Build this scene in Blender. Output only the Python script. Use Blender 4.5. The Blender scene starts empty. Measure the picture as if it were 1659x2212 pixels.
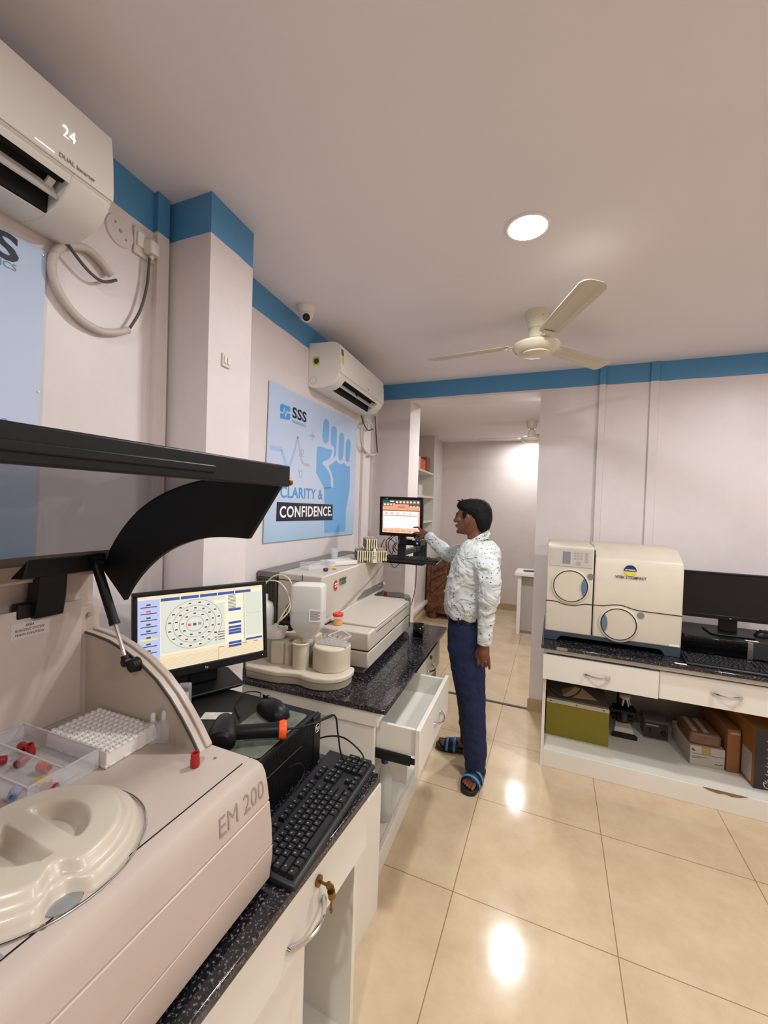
import bpy, bmesh, math, random
from math import sin, cos, pi, radians as rad
from mathutils import Vector, Matrix
random.seed(7)
SC = bpy.context.scene
COL = SC.collection

# ------------------------------------------------------------------ camera
cam_d = bpy.data.cameras.new('camera')
cam = bpy.data.objects.new('camera', cam_d); COL.objects.link(cam)
SC.camera = cam
cam_d.sensor_fit = 'VERTICAL'; cam_d.sensor_height = 36.0
cam_d.lens = 36.0*889.82/2212.0
cam_d.clip_start = 0.02; cam_d.clip_end = 60
YAW, PITCH, ROLL = 0.39303, -0.020668, 0.032521
_f = Vector((-sin(YAW)*cos(PITCH), cos(YAW)*cos(PITCH), sin(PITCH)))
_r = Vector((cos(YAW), sin(YAW), 0)); _u = _r.cross(_f)
_r2 = cos(ROLL)*_r+sin(ROLL)*_u; _u2 = -sin(ROLL)*_r+cos(ROLL)*_u
M = Matrix((_r2, _u2, -_f)).transposed().to_4x4()
M.translation = Vector((0, 0, 1.5947))
cam.matrix_world = M

# ------------------------------------------------------------------ world, exposure
w = bpy.data.worlds.new('world'); SC.world = w; w.use_nodes = True
w.node_tree.nodes['Background'].inputs[0].default_value = (0.9, 0.95, 1, 1)
w.node_tree.nodes['Background'].inputs[1].default_value = 0.3
vs = SC.view_settings
vs.view_transform = 'Standard'; vs.look = 'None'; vs.gamma = 1; vs.use_curve_mapping = False
vs.exposure = 1.08
SC.cycles.max_bounces = 10; SC.cycles.diffuse_bounces = 6; SC.cycles.glossy_bounces = 4
SC.cycles.transparent_max_bounces = 12; SC.cycles.caustics_reflective = False; SC.cycles.caustics_refractive = False
SC.cycles.sample_clamp_indirect = 6.0
SC.cycles.use_denoising = True

# ceiling downlights: (x, y, z, watts)
ZC = 2.66
LAMP_COL = (0.965, 0.985, 1.0)
DOWNLIGHTS = [(-0.136, 1.657, ZC, 9.5), (1.45, 2.15, ZC, 11.0), (-0.136, -0.75, ZC, 11.5), (1.70, 0.1, ZC, 15.0),
              (-0.27, 4.02, 2.625, 14.0), (-0.38, 6.25, 2.625, 6.5)]

# ------------------------------------------------------------------ helpers
def s2l(c):
    return tuple((x/12.92 if x <= 0.04045 else ((x+0.055)/1.055)**2.4) for x in c)
def hexc(h):
    h = h.lstrip('#'); return s2l(tuple(int(h[i:i+2], 16)/255 for i in (0, 2, 4)))
MATS = {}
def mat(name, col, rough=0.5, metal=0.0, spec=0.5, mottle=0.0, mscale=6.0, bump=0.0, bscale=60.0, alpha=1.0, trans=0.0, emit=0.0, coat=0.0, ior=1.45, sss=0.0):
    if name in MATS: return MATS[name]
    m = bpy.data.materials.new(name); m.use_nodes = True
    nt = m.node_tree; b = nt.nodes['Principled BSDF']
    c = hexc(col) if isinstance(col, str) else col
    b.inputs['Base Color'].default_value = (*c, 1)
    b.inputs['Roughness'].default_value = rough; b.inputs['Metallic'].default_value = metal
    b.inputs['Specular IOR Level'].default_value = spec; b.inputs['IOR'].default_value = ior
    b.inputs['Coat Weight'].default_value = coat; b.inputs['Coat Roughness'].default_value = 0.08
    if sss: b.inputs['Subsurface Weight'].default_value = sss; b.inputs['Subsurface Scale'].default_value = 0.01
    if trans: b.inputs['Transmission Weight'].default_value = trans
    if alpha < 1: b.inputs['Alpha'].default_value = alpha
    if emit:
        b.inputs['Emission Color'].default_value = (*c, 1); b.inputs['Emission Strength'].default_value = emit
    tc = None
    if mottle or bump:
        tc = nt.nodes.new('ShaderNodeTexCoord')
    if mottle:
        n = nt.nodes.new('ShaderNodeTexNoise'); n.inputs['Scale'].default_value = mscale; n.inputs['Detail'].default_value = 5
        nt.links.new(tc.outputs['Object'], n.inputs['Vector'])
        r = nt.nodes.new('ShaderNodeMapRange'); r.inputs['From Min'].default_value = 0.3; r.inputs['From Max'].default_value = 0.7
        r.inputs['To Min'].default_value = 1-mottle; r.inputs['To Max'].default_value = 1+mottle*0.4
        nt.links.new(n.outputs['Fac'], r.inputs['Value'])
        mx = nt.nodes.new('ShaderNodeVectorMath'); mx.operation = 'SCALE'; mx.inputs[0].default_value = c
        nt.links.new(r.outputs[0], mx.inputs['Scale']); nt.links.new(mx.outputs[0], b.inputs['Base Color'])
    if bump:
        n2 = nt.nodes.new('ShaderNodeTexNoise'); n2.inputs['Scale'].default_value = bscale; n2.inputs['Detail'].default_value = 3
        nt.links.new(tc.outputs['Object'], n2.inputs['Vector'])
        bp = nt.nodes.new('ShaderNodeBump'); bp.inputs['Strength'].default_value = bump; bp.inputs['Distance'].default_value = 0.002
        nt.links.new(n2.outputs['Fac'], bp.inputs['Height']); nt.links.new(bp.outputs[0], b.inputs['Normal'])
    MATS[name] = m
    return m

class MB:
    """collects shapes and links them as one mesh object"""
    def __init__(s): s.v = []; s.f = []; s.mi = []; s.m = 0
    def add(s, vs_, fs_):
        o = len(s.v); s.v += [tuple(v) for v in vs_]
        for f in fs_: s.f.append([i+o for i in f]); s.mi.append(s.m)
        return s
    def box(s, x0, x1, y0, y1, z0, z1):
        return s.add([(x0,y0,z0),(x1,y0,z0),(x1,y1,z0),(x0,y1,z0),(x0,y0,z1),(x1,y0,z1),(x1,y1,z1),(x0,y1,z1)],
                     [(0,3,2,1),(4,5,6,7),(0,1,5,4),(1,2,6,5),(2,3,7,6),(3,0,4,7)])
    def hexa(s, b4, t4):
        return s.add(list(b4)+list(t4), [(0,3,2,1),(4,5,6,7),(0,1,5,4),(1,2,6,5),(2,3,7,6),(3,0,4,7)])
    def quad(s, a, b, c, d): return s.add([a,b,c,d], [(0,1,2,3)])
    def prism(s, pts, a0, a1, axis='z'):
        def P(p, a):
            if axis == 'z': return (p[0], p[1], a)
            if axis == 'y': return (p[0], a, p[1])
            return (a, p[0], p[1])
        ar = sum(pts[i][0]*pts[(i+1) % len(pts)][1]-pts[(i+1) % len(pts)][0]*pts[i][1] for i in range(len(pts)))
        pts = list(pts)
        if (ar < 0) != (axis == 'y'): pts = pts[::-1]
        n = len(pts)
        return s.add([P(p, a0) for p in pts]+[P(p, a1) for p in pts],
                     [tuple(range(n))[::-1], tuple(range(n, 2*n))]+[(i, (i+1) % n, n+(i+1) % n, n+i) for i in range(n)])
    def cyl(s, p0, p1, r0, r1=None, n=20, caps=True):
        r1 = r0 if r1 is None else r1
        p0, p1 = Vector(p0), Vector(p1); d = (p1-p0).normalized()
        a = d.orthogonal().normalized(); b = d.cross(a)
        vs_ = [p0+r0*(cos(2*pi*i/n)*a+sin(2*pi*i/n)*b) for i in range(n)]+[p1+r1*(cos(2*pi*i/n)*a+sin(2*pi*i/n)*b) for i in range(n)]
        fs = [(i, (i+1) % n, n+(i+1) % n, n+i) for i in range(n)]
        if caps: fs += [tuple(range(n))[::-1], tuple(range(n, 2*n))]
        return s.add(vs_, fs)
    def lathe(s, prof, c=(0,0,0), n=32, axis='z', cap=True, sx=1.0, sy=1.0):
        """prof: list of (r, h)"""
        vs_ = []
        for r, h in prof:
            for i in range(n):
                a = 2*pi*i/n; x, y = r*cos(a)*sx, r*sin(a)*sy
                if axis == 'z': p = (c[0]+x, c[1]+y, c[2]+h)
                elif axis == 'y': p = (c[0]+y, c[1]+h, c[2]+x)
                else: p = (c[0]+h, c[1]+x, c[2]+y)
                vs_.append(p)
        fs = []
        for k in range(len(prof)-1):
            for i in range(n):
                fs.append((k*n+i, k*n+(i+1) % n, (k+1)*n+(i+1) % n, (k+1)*n+i))
        if cap:
            fs.append(tuple(range(n))[::-1]); m0 = (len(prof)-1)*n; fs.append(tuple(range(m0, m0+n)))
        return s.add(vs_, fs)
    def tube(s, pts, r, n=8, sub=6, closed=False):
        pts = [Vector(p) for p in pts]; q = []
        if sub > 1 and len(pts) > 2:
            m = len(pts)
            for i in range(m if closed else m-1):
                p0 = pts[(i-1) % m] if (closed or i > 0) else pts[0]; p1 = pts[i]; p2 = pts[(i+1) % m]
                p3 = pts[(i+2) % m] if (closed or i+2 < m) else pts[-1]
                for k in range(sub):
                    t = k/sub
                    q.append(0.5*((2*p1)+(-p0+p2)*t+(2*p0-5*p1+4*p2-p3)*t*t+(-p0+3*p1-3*p2+p3)*t**3))
            if not closed: q.append(pts[-1])
        else: q = pts
        rr = r if callable(r) else (lambda t: r)
        m = len(q); vs_ = []; prev = None
        for i in range(m):
            d = (q[(i+1) % m if closed else min(i+1, m-1)]-q[(i-1) % m if closed else max(i-1, 0)]).normalized()
            a = d.orthogonal().normalized() if prev is None else (prev-d*prev.dot(d)).normalized()
            prev = a; b = d.cross(a); R_ = rr(i/(m-1))
            vs_ += [q[i]+R_*(cos(2*pi*j/n)*a+sin(2*pi*j/n)*b) for j in range(n)]
        fs = []
        for i in range(m if closed else m-1):
            k = (i+1) % m
            for j in range(n): fs.append((i*n+j, i*n+(j+1) % n, k*n+(j+1) % n, k*n+j))
        if not closed: fs += [tuple(range(n))[::-1], tuple(range((m-1)*n, m*n))]
        return s.add(vs_, fs)
    def loft(s, rings, cap=True):
        n = len(rings[0]); vs_ = [p for r in rings for p in r]; fs = []
        for k in range(len(rings)-1):
            for i in range(n): fs.append((k*n+i, k*n+(i+1) % n, (k+1)*n+(i+1) % n, (k+1)*n+i))
        if cap: fs += [tuple(range(n))[::-1], tuple(range((len(rings)-1)*n, len(rings)*n))]
        return s.add(vs_, fs)
    def ball(s, c, r, n=16, m=10):
        rx, ry, rz = (r, r, r) if not isinstance(r, (tuple, list)) else r
        vs_ = [(c[0], c[1], c[2]-rz)]
        for k in range(1, m):
            a = -pi/2+pi*k/m
            vs_ += [(c[0]+rx*cos(a)*cos(2*pi*i/n), c[1]+ry*cos(a)*sin(2*pi*i/n), c[2]+rz*sin(a)) for i in range(n)]
        vs_.append((c[0], c[1], c[2]+rz)); fs = [(0, 1+(i+1) % n, 1+i) for i in range(n)]
        for k in range(m-2):
            for i in range(n): fs.append((1+k*n+i, 1+k*n+(i+1) % n, 1+(k+1)*n+(i+1) % n, 1+(k+1)*n+i))
        t = len(vs_)-1
        fs += [(1+(m-2)*n+i, 1+(m-2)*n+(i+1) % n, t) for i in range(n)]
        return s.add(vs_, fs)
    def build(s, name, mats, parent=None, bevel=0.0, seg=2, ang=32, loc=None, rot=None, fix=False):
        me = bpy.data.meshes.new(name); me.from_pydata(s.v, [], s.f)
        if not isinstance(mats, (list, tuple)): mats = [mats]
        for m in mats: me.materials.append(m)
        me.polygons.foreach_set('material_index', s.mi)
        me.polygons.foreach_set('use_smooth', [True]*len(s.f))
        bm = bmesh.new(); bm.from_mesh(me)
        if fix: bmesh.ops.recalc_face_normals(bm, faces=bm.faces)
        for e in bm.edges:
            if len(e.link_faces) == 2 and e.link_faces[0].normal.angle(e.link_faces[1].normal, 0) > rad(ang): e.smooth = False
        bm.to_mesh(me); bm.free()
        o = bpy.data.objects.new(name, me); COL.objects.link(o)
        if parent: o.parent = parent
        if loc: o.location = loc
        if rot: o.rotation_euler = rot
        if bevel:
            b = o.modifiers.new('bevel', 'BEVEL'); b.width = bevel; b.segments = seg; b.limit_method = 'ANGLE'; b.angle_limit = rad(35); b.use_clamp_overlap = True
        return o

def tag(o, label, cat, group=None, kind=None):
    o['label'] = label; o['category'] = cat
    if group: o['group'] = group
    if kind: o['kind'] = kind
    return o
def thing(name, label, cat, loc=(0,0,0), rz=0.0, group=None):
    o = bpy.data.objects.new(name, None); COL.objects.link(o); o.empty_display_size = 0.05
    o.location = loc; o.rotation_euler = (0, 0, rad(rz))
    return tag(o, label, cat, group)
def struct(o):
    o['kind'] = 'structure'; return o
def dup(root, loc=None, rz=None, label=None, rot=None):
    r = root.copy(); COL.objects.link(r)
    if loc is not None: r.location = loc
    if rz is not None: r.rotation_euler = (0, 0, rad(rz))
    if rot is not None: r.rotation_euler = rot
    if label: r['label'] = label
    for ch in list(root.children):
        c = ch.copy(); COL.objects.link(c); c.parent = r
        for g in list(ch.children):
            d = g.copy(); COL.objects.link(d); d.parent = c
    return r
def text(name, body, size, m, parent, loc, rot, extrude=0.0004, align='CENTER', sx=1.0, shear=0.0, offset=0.0, spacing=1.0, label=None):
    cu = bpy.data.curves.new(name, 'FONT'); cu.body = body; cu.size = size; cu.align_x = align; cu.align_y = 'CENTER'
    cu.extrude = extrude; cu.resolution_u = 3; cu.shear = shear; cu.offset = offset; cu.space_character = spacing; cu.space_line = 0.85
    t = bpy.data.objects.new(name, cu); COL.objects.link(t)
    dg = bpy.context.evaluated_depsgraph_get()
    me = bpy.data.meshes.new_from_object(t.evaluated_get(dg)); me.name = name
    bpy.data.objects.remove(t); bpy.data.curves.remove(cu)
    me.materials.clear(); me.materials.append(m)
    o = bpy.data.objects.new(name, me); COL.objects.link(o)
    if parent: o.parent = parent
    o.location = loc; o.rotation_euler = rot; o.scale = (sx, 1, 1)
    if label: o['label'] = label
    return o
# orientation of flat lettering: facing +x (read along +y) and facing -y (read along +x)
RX = (pi/2, 0, pi/2)      # normal +x
RY = (pi/2, 0, 0)         # normal -y
def arc(cx_, cy_, r, a0, a1, n=12):
    return [(cx_+r*cos(rad(a0+(a1-a0)*i/n)), cy_+r*sin(rad(a0+(a1-a0)*i/n))) for i in range(n+1)]
def rrect(x0, x1, y0, y1, r, n=5):
    return arc(x1-r, y0+r, r, -90, 0, n)+arc(x1-r, y1-r, r, 0, 90, n)+arc(x0+r, y1-r, r, 90, 180, n)+arc(x0+r, y0+r, r, 180, 270, n)
def chaikin(pts, k=2, closed=False):
    for _ in range(k):
        q = []; n = len(pts)
        if not closed: q.append(pts[0])
        for i in range(n if closed else n-1):
            a, b = pts[i], pts[(i+1) % n]
            q.append(tuple(.75*a[j]+.25*b[j] for j in range(len(a)))); q.append(tuple(.25*a[j]+.75*b[j] for j in range(len(a))))
        if not closed: q.append(pts[-1])
        pts = q
    return pts

# ------------------------------------------------------------------ shared materials
WHITE_LAM = mat('white_laminate', '#dedad0', 0.35, mottle=0.05, mscale=3)
CREAM = mat('cream_plastic', '#d8cfc0', 0.42, mottle=0.05, mscale=5)
CREAM_D = mat('cream_plastic_dark', '#b3a897', 0.45, mottle=0.08, mscale=6)
OFFW = mat('off_white_plastic', '#e2dfd8', 0.32)
BLACK = mat('black_plastic', '#0b0b0d', 0.42, spec=0.35)
BLACKM = mat('black_matte', '#08080a', 0.6)
DGREY = mat('dark_grey_plastic', '#2a2a2c', 0.45)
GREY = mat('mid_grey_plastic', '#77787a', 0.45)
DARK = mat('dark_gap', '#050505', 0.8)
CHROME = mat('chrome', '#d8d8d6', 0.15, metal=1.0)
STEEL = mat('brushed_steel', '#a9a9a9', 0.35, metal=1.0)
BRASS = mat('brass', '#8a6a35', 0.35, metal=1.0)
PAPER = mat('white_paper', '#e9e6e0', 0.7)
INK = mat('black_ink', '#101014', 0.5)
CLEAR = mat('clear_plastic', '#e6e6ea', 0.12, alpha=0.22, spec=0.8)
RED = mat('red_cap_plastic', '#921c1a', 0.45)
ORANGE = mat('orange_plastic', '#f0561c', 0.4)
BLUE = mat('blue_cap_plastic', '#1d3f8c', 0.4)
YELLOW = mat('yellow_cap_plastic', '#d9b428', 0.45)
CARD = mat('brown_cardboard', '#8a5a34', 0.8, mottle=0.15, mscale=12)
# ================================================================== ROOM
def wall_mat(name, col, band=True, zb=2.522, rough=0.42, dirt=0.10):
    m = bpy.data.materials.new(name); m.use_nodes = True; nt = m.node_tree; b = nt.nodes['Principled BSDF']
    b.inputs['Roughness'].default_value = rough
    tc = nt.nodes.new('ShaderNodeTexCoord')
    n = nt.nodes.new('ShaderNodeTexNoise'); n.inputs['Scale'].default_value = 2.2; n.inputs['Detail'].default_value = 8; n.inputs['Roughness'].default_value = 0.65
    nt.links.new(tc.outputs['Object'], n.inputs['Vector'])
    r = nt.nodes.new('ShaderNodeValToRGB'); c = hexc(col)
    r.color_ramp.elements[0].position = 0.28; r.color_ramp.elements[0].color = (*[x*(1-dirt) for x in c], 1)
    r.color_ramp.elements[1].position = 0.55; r.color_ramp.elements[1].color = (*c, 1)
    nt.links.new(n.outputs['Fac'], r.inputs[0])
    # small scuffs and nail marks
    v = nt.nodes.new('ShaderNodeTexVoronoi'); v.inputs['Scale'].default_value = 2.3
    nt.links.new(tc.outputs['Object'], v.inputs['Vector'])
    lt = nt.nodes.new('ShaderNodeMath'); lt.operation = 'LESS_THAN'; lt.inputs[1].default_value = 0.016
    nt.links.new(v.outputs['Distance'], lt.inputs[0])
    mk = nt.nodes.new('ShaderNodeMix'); mk.data_type = 'RGBA'; mk.inputs['B'].default_value = (*[x*0.35 for x in c], 1)
    nt.links.new(lt.outputs[0], mk.inputs['Factor']); nt.links.new(r.outputs[0], mk.inputs['A'])
    out = mk.outputs['Result']
    if band:
        sx = nt.nodes.new('ShaderNodeSeparateXYZ'); nt.links.new(tc.outputs['Object'], sx.inputs[0])
        n3 = nt.nodes.new('ShaderNodeTexNoise'); n3.inputs['Scale'].default_value = 9; nt.links.new(tc.outputs['Object'], n3.inputs['Vector'])
        ad = nt.nodes.new('ShaderNodeMath'); ad.operation = 'MULTIPLY_ADD'; ad.inputs[1].default_value = 0.008
        nt.links.new(n3.outputs['Fac'], ad.inputs[0]); nt.links.new(sx.outputs['Z'], ad.inputs[2])
        gt = nt.nodes.new('ShaderNodeMath'); gt.operation = 'GREATER_THAN'; gt.inputs[1].default_value = zb+0.004
        nt.links.new(ad.outputs[0], gt.inputs[0])
        mb = nt.nodes.new('ShaderNodeMix'); mb.data_type = 'RGBA'; mb.inputs['B'].default_value = (*hexc('#5190bd'), 1)
        nt.links.new(gt.outputs[0], mb.inputs['Factor']); nt.links.new(out, mb.inputs['A']); out = mb.outputs['Result']
    nt.links.new(out, b.inputs['Base Color'])
    n2 = nt.nodes.new('ShaderNodeTexNoise'); n2.inputs['Scale'].default_value = 25; n2.inputs['Detail'].default_value = 4
    nt.links.new(tc.outputs['Object'], n2.inputs['Vector'])
    bp = nt.nodes.new('ShaderNodeBump'); bp.inputs['Strength'].default_value = 0.12; bp.inputs['Distance'].default_value = 0.004
    nt.links.new(n2.outputs['Fac'], bp.inputs['Height']); nt.links.new(bp.outputs[0], b.inputs['Normal'])
    return m
WALL = wall_mat('wall_paint', '#ded5d3')
WALLP = wall_mat('wall_paint_plain', '#d8cec9', band=False)
CEIL = mat('ceiling_paint', '#e6e1e4', 0.75, mottle=0.03, mscale=1.5, bump=0.1, bscale=30)

def floor_mat():
    m = bpy.data.materials.new('floor_tiles'); m.use_nodes = True; nt = m.node_tree; b = nt.nodes['Principled BSDF']
    tc = nt.nodes.new('ShaderNodeTexCoord'); sx = nt.nodes.new('ShaderNodeSeparateXYZ'); nt.links.new(tc.outputs['Object'], sx.inputs[0])
    outs = []
    for ax, off in (('X', -0.3302), ('Y', 1.6727)):
        a = nt.nodes.new('ShaderNodeMath'); a.operation = 'SUBTRACT'; a.inputs[1].default_value = off-6.0; nt.links.new(sx.outputs[ax], a.inputs[0])
        d = nt.nodes.new('ShaderNodeMath'); d.operation = 'DIVIDE'; d.inputs[1].default_value = 0.6; nt.links.new(a.outputs[0], d.inputs[0])
        fr = nt.nodes.new('ShaderNodeMath'); fr.operation = 'PINGPONG'; fr.inputs[1].default_value = 0.5; nt.links.new(d.outputs[0], fr.inputs[0])
        lt = nt.nodes.new('ShaderNodeMath'); lt.operation = 'LESS_THAN'; lt.inputs[1].default_value = 0.0030; nt.links.new(fr.outputs[0], lt.inputs[0])
        outs.append(lt.outputs[0])
    mx = nt.nodes.new('ShaderNodeMath'); mx.operation = 'MAXIMUM'; nt.links.new(outs[0], mx.inputs[0]); nt.links.new(outs[1], mx.inputs[1])
    n = nt.nodes.new('ShaderNodeTexNoise'); n.inputs['Scale'].default_value = 5; n.inputs['Detail'].default_value = 9; n.inputs['Roughness'].default_value = 0.7
    nt.links.new(tc.outputs['Object'], n.inputs['Vector'])
    r = nt.nodes.new('ShaderNodeValToRGB')
    r.color_ramp.elements[0].position = 0.3; r.color_ramp.elements[0].color = (*hexc('#bea688'), 1)
    r.color_ramp.elements[1].position = 0.66; r.color_ramp.elements[1].color = (*hexc('#ceb899'), 1)
    nt.links.new(n.outputs['Fac'], r.inputs[0])
    g = nt.nodes.new('ShaderNodeMix'); g.data_type = 'RGBA'; g.inputs['B'].default_value = (*hexc('#8c7050'), 1)
    nt.links.new(mx.outputs[0], g.inputs['Factor']); nt.links.new(r.outputs[0], g.inputs['A'])
    # dropped crumbs of plaster
    v = nt.nodes.new('ShaderNodeTexVoronoi'); v.inputs['Scale'].default_value = 2.6; nt.links.new(tc.outputs['Object'], v.inputs['Vector'])
    l2 = nt.nodes.new('ShaderNodeMath'); l2.operation = 'LESS_THAN'; l2.inputs[1].default_value = 0.018; nt.links.new(v.outputs['Distance'], l2.inputs[0])
    g2 = nt.nodes.new('ShaderNodeMix'); g2.data_type = 'RGBA'; g2.inputs['B'].default_value = (*hexc('#6a5038'), 1)
    nt.links.new(l2.outputs[0], g2.inputs['Factor']); nt.links.new(g.outputs['Result'], g2.inputs['A'])
    nt.links.new(g2.outputs['Result'], b.inputs['Base Color'])
    rr = nt.nodes.new('ShaderNodeMapRange'); rr.inputs['To Min'].default_value = 0.07; rr.inputs['To Max'].default_value = 0.15
    nt.links.new(n.outputs['Fac'], rr.inputs['Value']); nt.links.new(rr.outputs[0], b.inputs['Roughness'])
    b.inputs['Specular IOR Level'].default_value = 0.5
    return m
FLOOR = floor_mat()
def wx(y): return -1.27-0.07*y     # the left wall runs 4 degrees off the floor grid
Y0, Y1, XR, YB, YF = -2.6, 3.44, 2.5, 3.72, 6.64
XF = 1.6
# one floor through both rooms
struct(MB().prism([(wx(Y0)-.1, Y0), (XR, Y0), (XR, YF+.1), (wx(YF)-.6, YF+.1)], -0.1, 0, 'z').build('floor', FLOOR))
struct(MB().prism([(wx(Y0)-.1, Y0-.1), (XR+.1, Y0-.1), (XR+.1, Y1+.06), (wx(Y1)-.1, Y1+.06)], ZC, ZC+.1, 'z').build('ceiling', CEIL))
struct(MB().prism([(wx(Y1)-.1, YB-.1), (XF+.1, YB-.1), (XF+.1, YF+.1), (wx(YF)-.6, YF+.1)], 2.625, 2.76, 'z').build('ceiling_back_room', CEIL))
# left wall, main room (thin slab following the skew)
def skew(y0, y1, off0, off1, z0, z1, mb=None):
    mb = mb or MB()
    return mb.hexa([(wx(y0)+off0, y0, z0), (wx(y0)+off1, y0, z0), (wx(y1)+off1, y1, z0), (wx(y1)+off0, y1, z0)],
                   [(wx(y0)+off0, y0, z1), (wx(y0)+off1, y0, z1), (wx(y1)+off1, y1, z1), (wx(y1)+off0, y1, z1)])
struct(skew(Y0, Y1, -.1, 0, 0, ZC).build('wall_left', WALL))
struct(skew(1.10, 1.335, -.05, .205, 0, ZC).build('wall_left_pillar', WALL))
# far wall with the opening to the back room (x -1.205..-0.135, z 0..2.50)
mw = MB(); mw.box(wx(Y1)-.1, -1.205, Y1, YB, 0, ZC); mw.box(-.135, XR, Y1, YB, 0, ZC); mw.box(-1.205, -.135, Y1, YB, 2.505, ZC)
struct(mw.build('wall_far', WALL))
struct(MB().box(XR, XR+.1, Y0, Y1, 0, ZC).build('wall_right', WALL))
struct(MB().box(wx(Y0)-.1, XR+.1, Y0-.1, Y0, 0, ZC).build('wall_behind', WALL))
# back room: left wall with shelf niche (y 4.45..5.95), far end, right
mn = MB()
skew(YB, 4.15, -.55, 0, 0, 2.63, mn); skew(5.95, YF, -.55, 0, 0, 2.63, mn); skew(4.15, 5.95, -.55, 0, 0, 1.08, mn)
skew(4.15, 5.95, -.55, -.42, 1.08, 2.63, mn)
struct(mn.build('wall_left_back_room', WALLP))
struct(MB().box(wx(YF)-.6, XF+.1, YF, YF+.1, 0, 2.63).build('wall_far_back_room', WALLP))
struct(MB().box(XF, XF+.1, YB, YF, 0, 2.63).build('wall_right_back_room', WALLP))
TILE_B = mat('skirting_tile', '#b79c78', 0.25, mottle=0.12, mscale=9)
struct(MB().box(-1.75, XF, YF-.012, YF, 0, .10).build('baseboard_far', TILE_B))
struct(MB().box(-.145, -.02, Y1-.012, Y1, 0, .095).build('baseboard_jamb', TILE_B))
struct(skew(3.72, 5.6, 0, .03, .0, .10).build('baseboard_left', TILE_B))
struct(skew(3.74, 5.6, 0, .05, .21, .25).build('trim_7', WALLP))
# dark strip between the two floors
struct(MB().box(-1.205, -.135, Y1-.005, Y1+.022, 0, .004).build('trim_1', mat('threshold_dark', '#3a3a38', 0.5)))
# boxed-in pipes on the walls
PIPE = WALL
struct(skew(1.035, 1.085, 0, .022, 0, ZC).build('trim_2', PIPE))
struct(skew(3.05, 3.10, 0, .02, 0, ZC).build('trim_3', PIPE))
struct(skew(3.28, 3.33, 0, .02, 0, ZC).build('trim_4', PIPE))
struct(MB().box(.268, .312, Y1-.022, Y1, .8, ZC).build('trim_5', PIPE, bevel=.004))
struct(MB().box(.592, .648, Y1-.014, Y1, .8, ZC).build('trim_6', PIPE, bevel=.004))

# ------------------------------------------------------------------ lights
LAMP = mat('lamp_diffuser', (1, .93, .82), 0.5, emit=9.0)
for i, (x, y, z, wt) in enumerate(DOWNLIGHTS):
    lbl = ['round flush downlight glowing in the ceiling above the open floor', 'round downlight above the right counter, outside the frame', 'round downlight above the camera position',
           'round downlight at the back right of the lab', 'round downlight just inside the back room', 'round downlight near the end wall of the back room'][i]
    t = thing('ceiling_downlight', lbl, 'ceiling light', (x, y, z))
    MB().lathe([(.084, 0), (.084, -.004), (.078, -.007), (.0715, -.006)], n=40, cap=False).build('rim', OFFW, t)
    MB().lathe([(.072, -.001), (.072, -.005), (.04, -.006), (.001, -.006)], n=40).build('diffuser', LAMP, t)
    ld = bpy.data.lights.new('downlight_lamp', 'AREA'); ld.shape = 'DISK'; ld.size = .14; ld.energy = wt; ld.color = LAMP_COL; ld.spread = rad(175)
    lo = bpy.data.objects.new('downlight_lamp', ld); COL.objects.link(lo); lo.parent = t; lo.location = (0, 0, -.012)

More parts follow.
